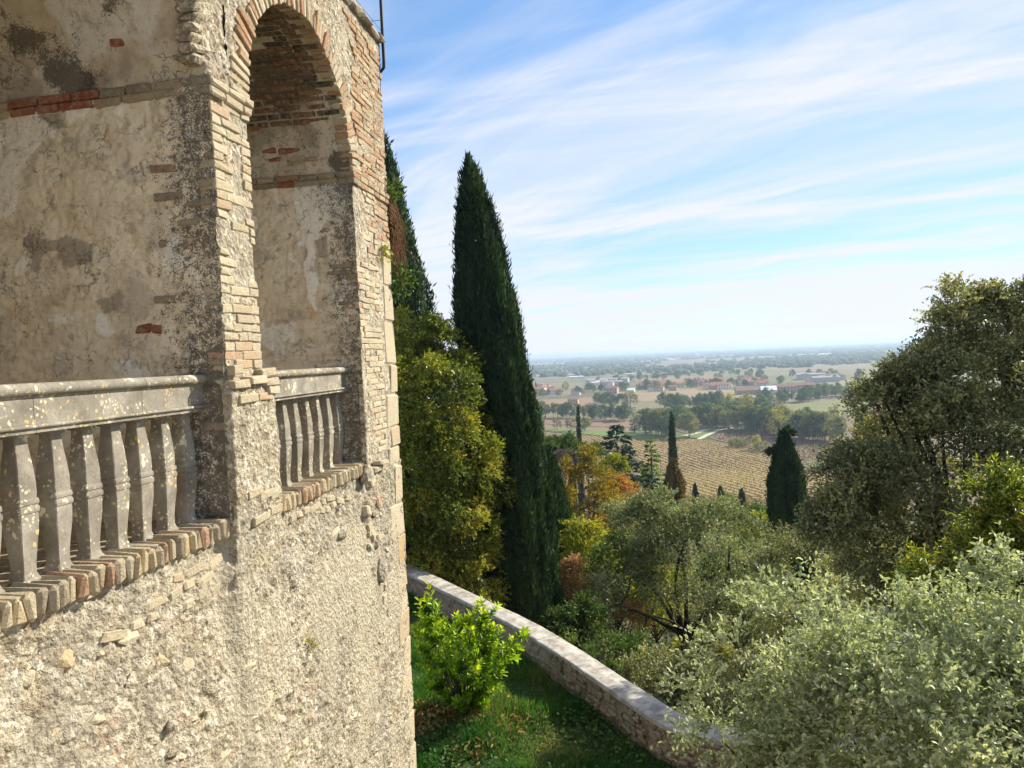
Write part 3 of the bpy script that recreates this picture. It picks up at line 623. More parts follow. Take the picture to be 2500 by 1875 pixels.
arch_core(-1.1, -2.75, .25, PA, T0, N0, 0, sp1); arch_core(S_B2 + 1.1, .2525, S_C, PB, T2, N2, W1, sp2)
bm_vr = block_meshes('voussoir', (.06, .14, .25), 6, M['rubble'], .016, .014)
bm_vs = block_meshes('voussoir', (.056, .14, .25), 8, M['redbrick'], .007, .006); bm_vc = block_meshes('voussoir', (.056, .14, .25), 8, M['brick'], .007, .006)
def voussoirs(Sc, par, a0, a1, red):
    a = R(a0)
    while a < R(a1):
        Lr = random.choice((.25, .25, .22, .14)); r = R_ARCH - .004 + Lr/2 + random.uniform(-.008, .012); S = Sc + r*math.cos(a); z = Z_SPR + r*math.sin(a)
        ms = bm_vr if not red else bm_vs if (random.random() < (.75 if a < R(105) else .25)*red) else bm_vc
        link('voussoir', random.choice(ms), par, fmat(min(S, -1e-4) if Sc < 0 else S, .07 - (.012 if red else -.008) + random.uniform(-.010, .010), z, (random.uniform(.9, 1.05), 1, Lr/.25), (0, math.pi/2 - a + random.uniform(-.03, .03), 0)))
        a += .0645/R_ARCH
voussoirs(S_B2 + 1.1, sp2, 3, 178, 1.0); voussoirs(-1.1, sp1, 6, 80, 0.0)
def spand_skip(S, z):
    rr = math.hypot(S - (S_B2 + 1.1), z - Z_SPR)
    return rr < R_ARCH + .29 or nz(S, z, 1.9, 17) > .58
n_before = set(C.objects.keys()); courses(S_B2 + 1.1, S_C, Z_SPR + .05, Z_TOP - .12, sp2, bm_r, spand_skip, .064)
# the small bricks of the upper right wall are joined into one piece of brickwork
bv, bf, br, off = [], [], [], 0
for o in [o for o in C.objects if o.name not in n_before]:
    Mx = np.array(WM[o.name]); me = o.data; co = np.zeros(len(me.vertices)*3, np.float32); me.vertices.foreach_get('co', co); co = co.reshape(-1, 3) @ Mx[:3, :3].T + Mx[:3, 3]
    tri = [tuple(p.vertices) for p in me.polygons]; bv.append(co); bf += [tuple(i + off for i in q_) for q_ in tri]; br += [random.random()]*len(tri); br[-len(tri):] = [br[-1]]*len(tri); off += len(co); bpy.data.objects.remove(o)
bw = mesh('brickwork', np.concatenate(bv), bf, M['redbrick']); rv = bw.attributes.new('rv', 'FLOAT', 'FACE'); rv.data.foreach_set('value', np.array(br, np.float32)); link('brickwork', bw, sp2)['kind'] = 'stuff'
cop_m = block_meshes('coping_stone', (.3, .36, .09), 7, M['rubble'], .02, .016)
S = -2.7
while S < S_C:
    L = random.uniform(.22, .36); L = min(L, S_C + .03 - S); cS = S + L/2
    link('coping_stone', random.choice(cop_m), tower, fmat(cS if cS > 0 else min(cS, -1e-4), .13 + random.uniform(-.015, .015), Z_TOP + .02 + random.uniform(-.012, .012), ((L - .004)/.3, 1, random.uniform(.85, 1.1)), (0, random.uniform(-.04, .04), random.uniform(-.03, .03)))); S += L

# quoins of the outer corner
qm = block_meshes('quoin', (.34, .5, .34), 8, M['quoin'], .014, .010)
z = -7.1; k = 0
while z < 1.36:
    h = random.uniform(.2, .5); h = min(h, 1.40 - z); wq = .40 if k % 2 else .27; wq *= random.uniform(.75, 1.25); k += 1
    if h > .08:
        link('quoin', random.choice(qm), tower, fmat(S_C - wq/2 + .004 + random.uniform(-.006, .006), .25 - .004 + random.uniform(-.004, .004), z + h/2, (wq/.34, 1, (h - .010)/.34), (0, 0, random.uniform(-.008, .008))))
    z += h
# worn brick sills, set on edge
sm_ = block_meshes('sill_brick', (.060, .26, .13), 9, M['sillbrick'], .015, .009); sm_r = block_meshes('sill_brick', (.060, .26, .13), 3, M['redbrick'], .012, .006)
def sill(S0, S1, d, pred):
    S = S0
    while S < S1:
        L = random.uniform(.058, .072); cS = S + L/2
        me = random.choice(sm_r) if random.random() < pred else random.choice(sm_)
        link('sill_brick', me, tower, fmat(min(cS, -1e-4) if S1 <= 0 else cS, d + .13 + random.uniform(-.016, .012), Z_SILL - .065 + random.uniform(-.008, .004), ((L - .006)/.06, 1, random.uniform(.95, 1.08)), (0, random.uniform(-.06, .06), random.uniform(-.04, .04)))); S += L
sill(-2.2, -.005, .03, .06); sill(.63, S_P2 + .07, .015, .07)
core('sill_bed', -2.2, -1e-6, -1.14, Z_SILL - .012, .085, .29); core('sill_bed', W1 + .05, S_P2, -1.14, Z_SILL - .012, .06, .27)
# brick floors of the recesses
pv = block_meshes('paving_brick', (.24, .115, .05), 6, M['sillbrick'], .006, .004)
for S0, S1 in ((-2.18, -.02), (.53, 2.68)):
    core('floor', S0, min(S1, -1e-6) if S1 < 0 else S1, -1.11, Z_SILL - .03, .30, DEEP)
    d = .36; row = 0
    while d < (1.75 if S0 < 0 else 1.2):
        S = S0 + (.12 if row % 2 else 0)
        while S < S1 - .24:
            link('paving_brick', random.choice(pv), tower, fmat(min(S + .12, -1e-4) if S1 < 0 else S + .12, d, Z_SILL - .024 + random.uniform(-.003, .003), (1, 1, 1), (0, 0, random.uniform(-.01, .01)))); S += .25
        d += .125; row += 1

# ------------------------------------------------------------------ balustrades
def prof_extrude(prof, S0, S1, n, name, mat, parent):
    ss = np.linspace(S0, S1, n); V = []
    for S in ss:
        for d, z in prof: V.append(fp(S, d, z))
    k = len(prof); F = [(i*k + j, i*k + k + j, i*k + k + (j + 1) % k, i*k + (j + 1) % k) for i in range(n - 1) for j in range(k)]
    F += [tuple(range(k)), tuple((n - 1)*k + j for j in reversed(range(k)))]
    me = mesh(name, V, F, mat); return link(name, me, parent)
def arc(cx, cz, r, a0, a1, n=6): return [(cx + r*math.cos(R(a0 + (a1 - a0)*i/n)), cz + r*math.sin(R(a0 + (a1 - a0)*i/n))) for i in range(n + 1)]
ZT = -.020
cap_p = [(.17, ZT - .075), (.165, ZT - .064), (.158, ZT - .06)] + [(.165 - .030*math.sin(R(a)), ZT - .030 - .030*math.cos(R(a))) for a in range(0, 181, 20)] + [(.39, ZT), (.405, ZT - .02), (.405, ZT - .055), (.38, ZT - .075)]
fri_p = [(.172, ZT - .200), (.172, ZT - .0755), (.378, ZT - .0755), (.378, ZT - .200)]
low_p = [(.18, ZT - .243), (.165, ZT - .243), (.165, ZT - .226), (.155, ZT - .222)] + [(.160 - .012*math.sin(R(a)), ZT - .212 - .010*math.cos(R(a))) for a in range(20, 161, 35)] + [(.166, ZT - .2005), (.385, ZT - .2005), (.395, ZT - .215), (.385, ZT - .243)]
BP = [(0, .056), (.012, .055), (.022, .048), (.045, .040), (.09, .040), (.16, .046), (.24, .054), (.31, .0585), (.335, .0575), (.339, .062), (.352, .0635), (.365, .062), (.368, .058), (.376, .058), (.379, .062), (.392, .0625), (.403, .060), (.407, .055), (.43, .0565), (.48, .056), (.55, .050), (.62, .0425), (.67, .0375), (.698, .0375), (.702, .050), (.722, .050)]
def baluster_mesh():
    V, F = [], []
    for z, h in BP:
        c = h*.09
        for x, y in ((h, h - c), (h - c, h), (c - h, h), (-h, h - c), (-h, c - h), (c - h, -h), (h - c, -h), (h, c - h)): V.append((x + random.uniform(-.001, .001), y + random.uniform(-.001, .001), z))
    for i in range(len(BP) - 1):
        for k in range(8): F.append((i*8 + k, i*8 + (k + 1) % 8, i*8 + 8 + (k + 1) % 8, i*8 + 8 + k))
    F += [tuple(reversed(range(8))), tuple((len(BP) - 1)*8 + k for k in range(8))]
    return mesh('baluster', V, F, M['balus'])
bal_m = [baluster_mesh() for _ in range(4)]
def balustrade(label, joints, cents):
    b = thing('balustrade', label, 'balustrade', fp((joints[0] + joints[-1])/2 - (1e-4), .27, Z_SILL), 'stone balustrades of the loggia')
    for S0, S1 in zip(joints[:-1], joints[1:]):
        n = 2
        prof_extrude(cap_p, S0 + .0015, S1 - .0015, n, 'rail_cap', M['balus'], b)
        prof_extrude(fri_p, S0 + .0015, S1 - .0015, n, 'frieze', M['balus'], b)
        prof_extrude(low_p, S0 + .0015, S1 - .0015, n, 'lower_moulding', M['balus'], b)
    for S in cents:
        h = (ZT - .243 - Z_SILL + .012)/.722
        link('baluster', random.choice(bal_m), b, fmat(S, .262, Z_SILL - .012, (1, 1, h), (0, 0, random.uniform(-.03, .03))))
    return b
balustrade('lichen-spotted grey stone balustrade in the near bay, partly cut by the picture edge', [-2.2, -1.42, -.62, -.003], [-2.11, -1.89, -1.67, -1.45, -1.23, -1.01, -.79, -.575, -.35, -.135])
balustrade('complete grey stone balustrade under the brick arch, between the two piers', [W1 + .06, W1 + .85, W1 + 1.52, S_P2 - .003], [W1 + q_ for q_ in (.20, .38, .60, .825, 1.05, 1.30, 1.545, 1.80, 2.06)])

# ------------------------------------------------------------------ iron post with wires on the parapet
post = thing('railing_post', 'thin black iron post with wires on top of the loggia corner', 'post', fp(S_C - .02, -.03, 3.3))
pts = [fp(S_C + .005, .06, 3.34), fp(S_C + .01, .0, 3.33), fp(S_C + .01, -.035, 3.37), fp(S_C + .01, -.04, 3.46), fp(S_C + .01, -.04, 5.6)]
link('shaft', npmesh('shaft', *tube(pts, .019, 8), M['iron'], True), post)
for z in (3.78, 4.14, 4.5, 4.9):
    link('wire', npmesh('wire', *tube([fp(S_C, -.03, z), fp(S_C - 1.6, .0, z - .02), fp(S_C - 3.3, .0, z)], .0028, 4), M['iron']), post)
link('wire', npmesh('wire', *tube([fp(S_C, -.03, 3.9), fp(S_C - .1, 1.5, 3.88), fp(S_C - .1, 3.0, 3.9)], .0028, 4), M['iron']), post)
# ------------------------------------------------------------------ ground
def m_ground():
    m, t, b = new_mat('country_ground'); p = pos(t)
    fl = mapping(t, p, (0, 0, 0), (0, 0, R(24)), (1, .62, 0))
    cell = vor(t, fl, .0042, rnd=.9, out='Color'); sc_ = nd(t, 'ShaderNodeSeparateColor'); t.links.new(cell, sc_.inputs[0])
    c = ramp(t, sc_.outputs[0], [(0, (0.10, 0.10, 0.04)), (.2, (0.15, 0.105, 0.06)), (.4, (0.13, 0.13, 0.05)), (.55, (0.19, 0.145, 0.085)), (.72, (0.08, 0.11, 0.035)), (.86, (0.17, 0.15, 0.075))], 'CONSTANT')
    c = mixc(t, mth(t, 'MULTIPLY', noise(t, p, .02, 4), .35), c, (0.12, 0.11, 0.05))
    sp = nd(t, 'ShaderNodeSeparateXYZ'); t.links.new(p, sp.inputs[0])
    near = smooth(t, sp.outputs[2], -52, -30)                       # the wooded hillside below the garden
    g = ramp(t, noise(t, p, 1.2, 5, .7), [(.3, (0.030, 0.040, 0.014)), (.55, (0.07, 0.065, 0.03)), (.7, (0.09, 0.06, 0.03))])
    t.links.new(mixc(t, near, c, g), b.inputs['Base Color']); return m
M['ground'] = m_ground()
rad = np.concatenate([np.arange(0, 40, 2.0), np.geomspace(40, 400, 60), np.geomspace(420, 43000, 60)]); an = np.linspace(0, 2*np.pi, 181)[:-1]
X = rad[:, None]*np.sin(an)[None]; Y = rad[:, None]*np.cos(an)[None]; Zt = terrain(X, Y)
q = np.stack([X.ravel(), Y.ravel(), Zt.ravel()*0], -1); bumpy = ((fbm(q*.05, 3, 90) - .5)*2.0*sst(np.hypot(q[:, 0], q[:, 1]), 30, 120)*(1 - sst(np.hypot(q[:, 0], q[:, 1]), 260, 380)))
V = np.stack([X.ravel(), Y.ravel(), Zt.ravel() + bumpy], -1); n = len(an); F = []
i0 = np.arange(len(rad) - 1)[:, None]*n; k0 = np.arange(n)[None]; k1 = (k0 + 1) % n
F = np.stack([(i0 + k0), (i0 + k1), (i0 + n + k1), (i0 + n + k0)], -1).reshape(-1, 4)
gr = link('ground', npmesh('ground', V, F[:, ::-1], M['ground'], True)); gr['kind'] = 'structure'

# unseen gravel floor under the camera, added pale to bounce sunlight into the recesses
tv = [fp(-9.0, -.05, 0), fp(-2.55, -.05, 0)] + [Vector((-.9, 2.45, 0)), Vector((3.6, 2.3, 0)), Vector((7.5, -1.0, 0)), Vector((7.5, -8.0, 0))]
tv = [Vector((p.x, p.y, 0)) for p in tv]; k_ = len(tv); tz = -1.62
link('terrace', mesh('terrace', [(p.x, p.y, tz) for p in tv] + [(p.x, p.y, -8.4) for p in tv], [tuple(reversed(range(k_))), tuple(range(k_, 2*k_))] + [(i, (i + 1) % k_, k_ + (i + 1) % k_, k_ + i) for i in range(k_)], m_plain('pale_gravel', (0.48, 0.41, 0.31), (0.62, 0.54, 0.43), 25, .95, .4, .01)))['kind'] = 'structure'
# ------------------------------------------------------------------ garden behind its parapet wall
ZC, ZL = -5.70, -6.36
OUT = [(-4.6, 24.2), (-3.28, 22.05), (-2.15, 20.25), (-.93, 18.34), (.17, 16.60), (.95, 15.1), (1.47, 13.96), (2.02, 12.78), (2.36, 12.06), (2.60, 11.78), (2.9, 11.58), (3.6, 11.3), (4.6, 11.1), (6.5, 11.0)]
def catmull(P, per=8):
    P = [np.array(p, float) for p in P]; Q = [2*P[0] - P[1]] + P + [2*P[-1] - P[-2]]; out = []
    for i in range(1, len(Q) - 2):
        for k in range(per):
            t = k/per; a, b_, c, d = Q[i - 1:i + 3]
            out.append(.5*((2*b_) + (-a + c)*t + (2*a - 5*b_ + 4*c - d)*t*t + (-a + 3*b_ - 3*c + d)*t**3))
    out.append(P[-1]); return np.array(out)
WL = catmull(OUT, 24); TW = np.gradient(WL, axis=0); TW /= np.linalg.norm(TW, axis=1)[:, None]
NW = np.stack([TW[:, 1], -TW[:, 0]], -1); NW = np.where((NW[:, :1]*0 + (NW @ np.array([-.8, -.6]))[:, None]) > 0, NW, -NW)   # towards the garden
gw = thing('garden_wall', 'low rubble parapet wall with pale coping curving round the lawn', 'wall', (0.2, 16.3, ZL))
def m_gwall():
    m, t, b = new_mat('garden_wall_stone'); p = pos(t); n2 = noise(t, p, 9, 5, .7); n1 = noise(t, p, 1.6, 3)
    c = ramp(t, n2, [(.3, (0.16, 0.125, 0.085)), (.5, (0.30, 0.24, 0.165)), (.7, (0.42, 0.35, 0.25))]); c = mixc(t, mth(t, 'MULTIPLY', smooth(t, n1, .45, .65), .5), c, (0.20, 0.155, 0.11))
    t.links.new(c, b.inputs['Base Color']); bump(t, b, mth(t, 'ADD', noise(t, p, 14, 5, .7), vor(t, p, 9)), .9, .05); return m
M['gwall'] = m_gwall()
M['coping'] = m_plain('grey_coping', (0.23, 0.205, 0.175), (0.52, 0.48, 0.42), 4.5, .9, .6, .012)
TH = .42
zz = np.linspace(ZL - .12, ZC - .06, 16); L = len(WL)
def wall_side(off, z0, z1, nz_, seed, sgn):
    zz = np.linspace(z0, z1, nz_); SS = np.repeat(np.arange(L)[:, None], nz_, 1); ZZ = np.repeat(zz[None], L, 0)
    q = np.stack([SS.ravel()*.055, np.full(SS.size, seed), ZZ.ravel()], -1); d1, d2, c = worley(q*5, seed); e = .05*sst(d2 - d1, 0, .3)*c + .05*(fbm(q*6, 3, seed) - .5)
    e = e.reshape(SS.shape); P = WL[SS] + NW[SS]*(off + sgn*e)[..., None]
    return np.concatenate([P, ZZ[..., None]], -1)
sheet('inner_face', wall_side(TH - .04, ZL - .12, ZC - .05, 18, 3, 1), M['gwall'], gw, flip=True)
sheet('outer_face', wall_side(.04, -11, ZC - .05, 24, 5, -1), M['gwall'], gw)
cs = np.concatenate([[0], np.cumsum(np.linalg.norm(np.diff(WL, axis=0), axis=1))]); s = 0.0
def wl(sv, off, z):
    x = np.interp(sv, cs, WL[:, 0]); y = np.interp(sv, cs, WL[:, 1]); nx = np.interp(sv, cs, NW[:, 0]); ny = np.interp(sv, cs, NW[:, 1]); return (x + nx*off, y + ny*off, z)
while s < cs[-1] - .3:
    l = random.uniform(.75, 1.25); l = min(l, cs[-1] - s); V, F = [], []; dz = random.uniform(-.006, .008); nseg = 5
    for i in range(nseg):
        sv = s + .004 + (l - .008)*i/(nseg - 1)
        for off, z in ((-.025, ZC - .075), (-.025, ZC - .012), (-.008, ZC + dz), (TH/2, ZC + .012 + dz), (TH + .012, ZC + dz), (TH + .03, ZC - .015), (TH + .03, ZC - .075)): V.append(wl(sv, off + random.uniform(-.006, .006), z + random.uniform(-.004, .004)))
    for i in range(nseg - 1):
        for k in range(7): F.append((i*7 + k, i*7 + (k + 1) % 7, i*7 + 7 + (k + 1) % 7, i*7 + 7 + k))
    F += [tuple(range(7)), tuple((nseg - 1)*7 + k for k in reversed(range(7)))]
    link('coping_stone', mesh('coping_stone', V, F, M['coping']), gw); s += l
gs_m = block_meshes('stone', (.18, .14, .085), 8, M['gwall'], .018, .012)
s = 10.5
for row in range(5):
    s = 10.3 + row*.07
    while s < 16.5:
        l = random.uniform(.11, .24); p = wl(s + l/2, TH - .05 + random.uniform(-.01, .015), ZC - .13 - row*.092); k = int(np.interp(s, cs, np.arange(L))); tx, ty = TW[k]
        Bm = Matrix(((tx, -ty, 0, p[0]), (ty, tx, 0, p[1]), (0, 0, 1, p[2]), (0, 0, 0, 1)))
        if random.random() < .7: link('stone', random.choice(gs_m), gw, Bm @ Matrix.Diagonal((l/.19, 1, random.uniform(.8, 1.05), 1)))
        s += l + .015
M['lawn'] = m_plain('lawn_soil', (0.020, 0.055, 0.012), (0.045, 0.060, 0.020), 3, .95, .5, .03)
gx, gy = np.arange(-6, 10, .25), np.arange(2, 24.5, .25); G = np.stack(np.meshgrid(gx, gy, indexing='ij'), -1)
def lawn_z(x, y): return ZL + .10*(fbm(np.stack([x*.5, y*.5, x*0], -1), 3, 55) - .5)
gz = lawn_z(G[..., 0].ravel(), G[..., 1].ravel())
poly = [(p[0], p[1]) for p in (WL + NW*.2)] + [(10, 11), (10, 1.5), (-7, 1.5), (-7, 26)]
P = np.concatenate([G.reshape(-1, 2), gz[:, None]], 1); ins = inpoly(P[:, 0], P[:, 1], poly); idx = np.arange(len(P)).reshape(len(gx), len(gy))
F = np.stack([idx[:-1, :-1], idx[1:, :-1], idx[1:, 1:], idx[:-1, 1:]], -1).reshape(-1, 4); F = F[ins[F].sum(1) >= 2]
lw = link('lawn', npmesh('lawn', P, F, M['lawn'], True)); lw['kind'] = 'structure'

# ------------------------------------------------------------------ foliage makers
def unit(v): return v/(np.linalg.norm(v, axis=-1, keepdims=True) + 1e-9)
def rdir(n): return unit(rng.normal(size=(n, 3)))
def leaf_mesh(name, P, D, Nn, Ln, Wd, v, mat, six=False, fold=.25):
    """one small folded blade for each leaf: P base, D long axis, Nn face normal"""
    n = len(P); D = unit(D); S = unit(np.cross(D, Nn)); Nn = np.cross(S, D); Ln = np.broadcast_to(Ln, (n,))[:, None]; Wd = np.broadcast_to(Wd, (n,))[:, None]
    if six:
        pts = [P, P + D*Ln*.32 + S*Wd*.5 + Nn*Wd*fold, P + D*Ln*.68 + S*Wd*.42 + Nn*Wd*fold*.6, P + D*Ln - Nn*Ln*.10, P + D*Ln*.68 - S*Wd*.42 + Nn*Wd*fold*.6, P + D*Ln*.32 - S*Wd*.5 + Nn*Wd*fold]
        V = np.stack(pts, 1).reshape(-1, 3); b = np.arange(n)[:, None]*6
        F = np.concatenate([b + np.array([[0, 1, 2, 3]]), b + np.array([[0, 3, 4, 5]])], 1).reshape(-1, 4); vv = np.repeat(v, 2)
    else:
        pts = [P, P + D*Ln*.45 + S*Wd*.5 + Nn*Wd*fold, P + D*Ln, P + D*Ln*.45 - S*Wd*.5 + Nn*Wd*fold]
        V = np.stack(pts, 1).reshape(-1, 3); F = np.arange(n*4).reshape(-1, 4); vv = v
    return npmesh(name, V, F, mat, False, {'v': ('FACE', vv)})
def twig_cloud(cl, twigs, per, tl, up=.15, out=1.0, spread=.9, cen=None):
    """clumps (c, r): twigs grow outwards from each clump, leaves along each twig. returns P, D, N, clump id"""
    cl = np.asarray(cl, float); nC = len(cl); tw = (twigs*(cl[:, 3]/cl[:, 3].mean())**2).astype(int).clip(3); id_ = np.repeat(np.arange(nC), tw); n = len(id_)
    c = cl[id_, :3]; r = cl[id_, 3]; rd = rdir(n)
    if cen is not None: rd = unit(rd*spread + unit(c - cen)*out*.8)
    rd[:, 2] += up; rd = unit(rd)
    b = c + rd*r[:, None]*(rng.uniform(.25, .85, n)**.6)[:, None]; td = unit(rd + rng.normal(size=(n, 3))*.35)
    tlen = tl*rng.uniform(.6, 1.25, n); t = np.repeat(np.linspace(.1, 1, per)[None], n, 0) + rng.uniform(-.06, .06, (n, per))
    P = b[:, None] + td[:, None]*(t*tlen[:, None])[..., None]; P[..., 2] -= (t**2*tlen[:, None]*.18)
    Dm = unit(td[:, None]*.75 + rng.normal(size=(n, per, 3))*.75); N = unit(rd[:, None]*.5 + rng.normal(size=(n, per, 3))*.6 + np.array([0, 0, .55]))
    return P.reshape(-1, 3), Dm.reshape(-1, 3), N.reshape(-1, 3), np.repeat(id_, per)
def clump_ellipsoid(c, rad, n, rc, shell=.6, zmin=-1.0, seed=0, keep=None):
    out = []
    while len(out) < n:
        d = rdir(1)[0]
        if d[2] < zmin: continue
        k = rng.uniform(shell, 1.0); p = np.array(c) + d*np.array(rad)*k
        if keep is not None and not keep(p): continue
        out.append((*p, rc*rng.uniform(.65, 1.3)))
    return np.array(out)
def branches(base, tips, r0, name, parent, mat=None, wob=.25, trunk_top=None, split=.45):
    """trunk and limbs as one tapered skeleton"""
    base = np.array(base, float); tips = np.asarray(tips, float); parts = []
    fk = np.array(trunk_top, float) if trunk_top is not None else base + (tips.mean(0) - base)*split
    nseg = 7; tt = np.linspace(0, 1, nseg)[:, None]; w = rng.normal(size=3)*wob; w[2] = 0
    tr = base + (fk - base)*tt + np.sin(tt*np.pi)*w*.6
    parts.append(tube(tr, np.linspace(r0, r0*.62, nseg), 9))
    for tp in tips:
        s_ = rng.uniform(.55, 1.0); st = tr[int(s_*(nseg - 1))]; tt = np.linspace(0, 1, 7)[:, None]; w = rng.normal(size=3)*wob*1.2
        md = st + (tp - st)*tt + np.sin(tt*np.pi)*w*.5 + np.array([0, 0, 1])*np.sin(tt*np.pi)*np.linalg.norm(tp - st)*.06
        r1 = r0*rng.uniform(.32, .5); parts.append(tube(md, np.linspace(r1, r1*.15, 7), 6))
        for _ in range(2):
            k = rng.integers(2, 6); e = md[k] + rdir(1)[0]*np.linalg.norm(tp - st)*rng.uniform(.12, .24); e[2] += .1
            parts.append(tube(np.linspace(md[k], e, 4) + np.sin(np.linspace(0, np.pi, 4))[:, None]*rng.normal(size=3)*.08, np.linspace(r1*.45, r1*.08, 4), 5))
    return link(name, npmesh(name, *join(parts), mat or M['bark'], True), parent)
def lv(n, ids, a=.5, b=.35, nC=None):
    cv = rng.uniform(-1, 1, int(ids.max()) + 1); return np.clip(.5 + cv[ids]*b*.5 + rng.normal(size=n)*a*.45, 0, 1)
# leaf colours
G_LAUREL = [(0, (0.045, 0.075, 0.015)), (.35, (0.11, 0.155, 0.024)), (.6, (0.23, 0.26, 0.032)), (.85, (0.38, 0.37, 0.045)), (1, (0.48, 0.38, 0.05))]
G_CYP = [(0, (0.014, 0.034, 0.018)), (.5, (0.037, 0.075, 0.032)), (1, (0.082, 0.134, 0.043))]
G_OAK = [(0, (0.084, 0.096, 0.046)), (.4, (0.198, 0.210, 0.097)), (.75, (0.366, 0.362, 0.162)), (1, (0.564, 0.487, 0.196))]
G_OAK2 = [(0, (0.084, 0.106, 0.050)), (.4, (0.199, 0.232, 0.106)), (.75, (0.336, 0.347, 0.168)), (1, (0.504, 0.462, 0.232))]
G_BUSH = [(0, (0.22, 0.26, 0.14)), (.3, (0.38, 0.42, 0.26)), (.72, (0.56, 0.58, 0.39)), (.88, (0.68, 0.66, 0.36)), (1, (0.76, 0.62, 0.14))]
G_GOLD = [(0, (0.113, 0.101, 0.017)), (.4, (0.293, 0.213, 0.023)), (.7, (0.450, 0.281, 0.028)), (1, (0.540, 0.225, 0.033))]
G_ORANGE = [(0, (0.200, 0.100, 0.037)), (.5, (0.450, 0.200, 0.062)), (1, (0.600, 0.325, 0.075))]
G_SALMON = [(0, (0.144, 0.108, 0.048)), (.4, (0.408, 0.216, 0.108)), (1, (0.600, 0.324, 0.180))]
G_YG = [(0, (0.075, 0.106, 0.015)), (.4, (0.213, 0.250, 0.027)), (.8, (0.413, 0.388, 0.037)), (1, (0.550, 0.425, 0.037))]
G_LIME = [(0, (0.081, 0.171, 0.011)), (.35, (0.252, 0.401, 0.018)), (.65, (0.528, 0.582, 0.025)), (1, (0.780, 0.682, 0.041))]
G_CEDAR = [(0, (0.016, 0.042, 0.029)), (.5, (0.039, 0.081, 0.055)), (1, (0.072, 0.124, 0.078))]
G_GREEN = [(0, (0.038, 0.083, 0.018)), (.5, (0.090, 0.158, 0.033)), (1, (0.195, 0.240, 0.053))]
G_GREY = [(0, (0.09, 0.075, 0.075)), (.5, (0.17, 0.135, 0.125)), (1, (0.26, 0.20, 0.17))]
G_LARCH = [(0, (0.065, 0.130, 0.019)), (.5, (0.156, 0.260, 0.033)), (1, (0.286, 0.377, 0.065))]
G_BRONZE = [(0, (0.05, 0.045, 0.015)), (.5, (0.12, 0.085, 0.03)), (1, (0.20, 0.12, 0.04))]
LM = {}
for k, (g_, tr_, ro_, sp_) in dict(laurel=(G_LAUREL, .40, .42, .35), cyp=(G_CYP, .15, .7, .15), oak=(G_OAK, .30, .50, .28), oak2=(G_OAK2, .36, .50, .28), bush=(G_BUSH, .38, .45, .4), gold=(G_GOLD, .45, .6, .2), orange=(G_ORANGE, .45, .6, .2),
        salmon=(G_SALMON, .4, .6, .2), yg=(G_YG, .45, .5, .25), lime=(G_LIME, .58, .35, .4), cedar=(G_CEDAR, .12, .7, .15), green=(G_GREEN, .3, .6, .2), grey=(G_GREY, .2, .8, .1), larch=(G_LARCH, .35, .6, .2), bronze=(G_BRONZE, .3, .6, .2)).items():
    LM[k] = m_leaf('leaf_' + k, g_, tr_, ro_, sp_)

# ------------------------------------------------------------------ broadleaf trees and bushes near the camera
def leafy(name, label, cat, base, cl, cen, mat, tw, per, tl, L, W, six=False, up=.15, r0=.12, tips=None, part='crown', wob=.2, a=.5, b=.5, group=None, trunk_top=None, out=1.0, vshift=0.0, clumpcol=True):
    t = thing(name, label, cat, base, group)
    P, D, N, ids = twig_cloud(cl, tw, per, tl, up, out, .9, np.array(cen)); n = len(P)
    v = np.clip(lv(n, ids, a, b) + vshift, 0, 1)
    link(part, leaf_mesh(part, P, D, N, L*rng.uniform(.7, 1.25, n), W*rng.uniform(.75, 1.2, n), v, mat, six), t)
    if tips is None:
        k = min(len(cl), 14); tips = cl[rng.choice(len(cl), k, False), :3]
    branches(base, tips, r0, 'trunk', t, wob=wob, trunk_top=trunk_top)
    return t
def tpt(p): return (p.x, p.y, float(terrain(p.x, p.y)))
# big laurel behind the garden wall
c = at(890, 1000, 23.2); cl = clump_ellipsoid((c.x, c.y, c.z), (2.55, 2.2, 4.25), 170, .54, .70)
cl = np.concatenate([cl, clump_ellipsoid((c.x + 1.2, c.y - .9, c.z - 2.0), (1.2, 1.0, 2.0), 34, .5, .6), clump_ellipsoid((c.x + .6, c.y - .6, c.z - 3.6), (1.9, 1.0, 1.1), 30, .5, .5)])
leafy('laurel_tree', 'large yellow-green laurel rising behind the garden wall beside the loggia', 'tree', (c.x, c.y, -9.3), cl, (c.x, c.y, c.z), LM['laurel'], 86, 9, .27, .105, .046, r0=.2, a=.5, b=.6, vshift=-.05)
# pale bush close to the camera at lower right
c = at(2055, 1645, 5.0)
cl = clump_ellipsoid((c.x + .1, c.y, c.z), (1.40, 1.0, .94), 215, .155, .66)
cl = np.concatenate([cl, clump_ellipsoid(at(2150, 1560, 5.2), (.7, .5, .6), 44, .15, .2)])
cl = np.concatenate([cl, [(*at(2105, 1285, 5.0), .11), (*at(2150, 1260, 5.05), .11), (*at(2185, 1300, 4.9), .13), (*at(2210, 1270, 5.0), .12), (*at(2130, 1230, 5.0), .07), (*at(2180, 1225, 5.0), .07), (*at(1640, 1340, 5.0), .13), (*at(1700, 1325, 5.1), .13), (*at(1790, 1320, 4.9), .14), (*at(1580, 1420, 5.0), .14), (*at(1530, 1500, 5.0), .13), (*at(1560, 1600, 4.9), .16)]])
leafy('silvery_bush', 'pale silvery-green bush with small oval leaves in the near right corner', 'bush', (c.x + .1, c.y, -6.3), cl, (c.x, c.y, c.z - .25), LM['bush'], 38, 11, .25, .039, .019, six=True, up=.35, r0=.07, a=.5, b=.35, wob=.1)
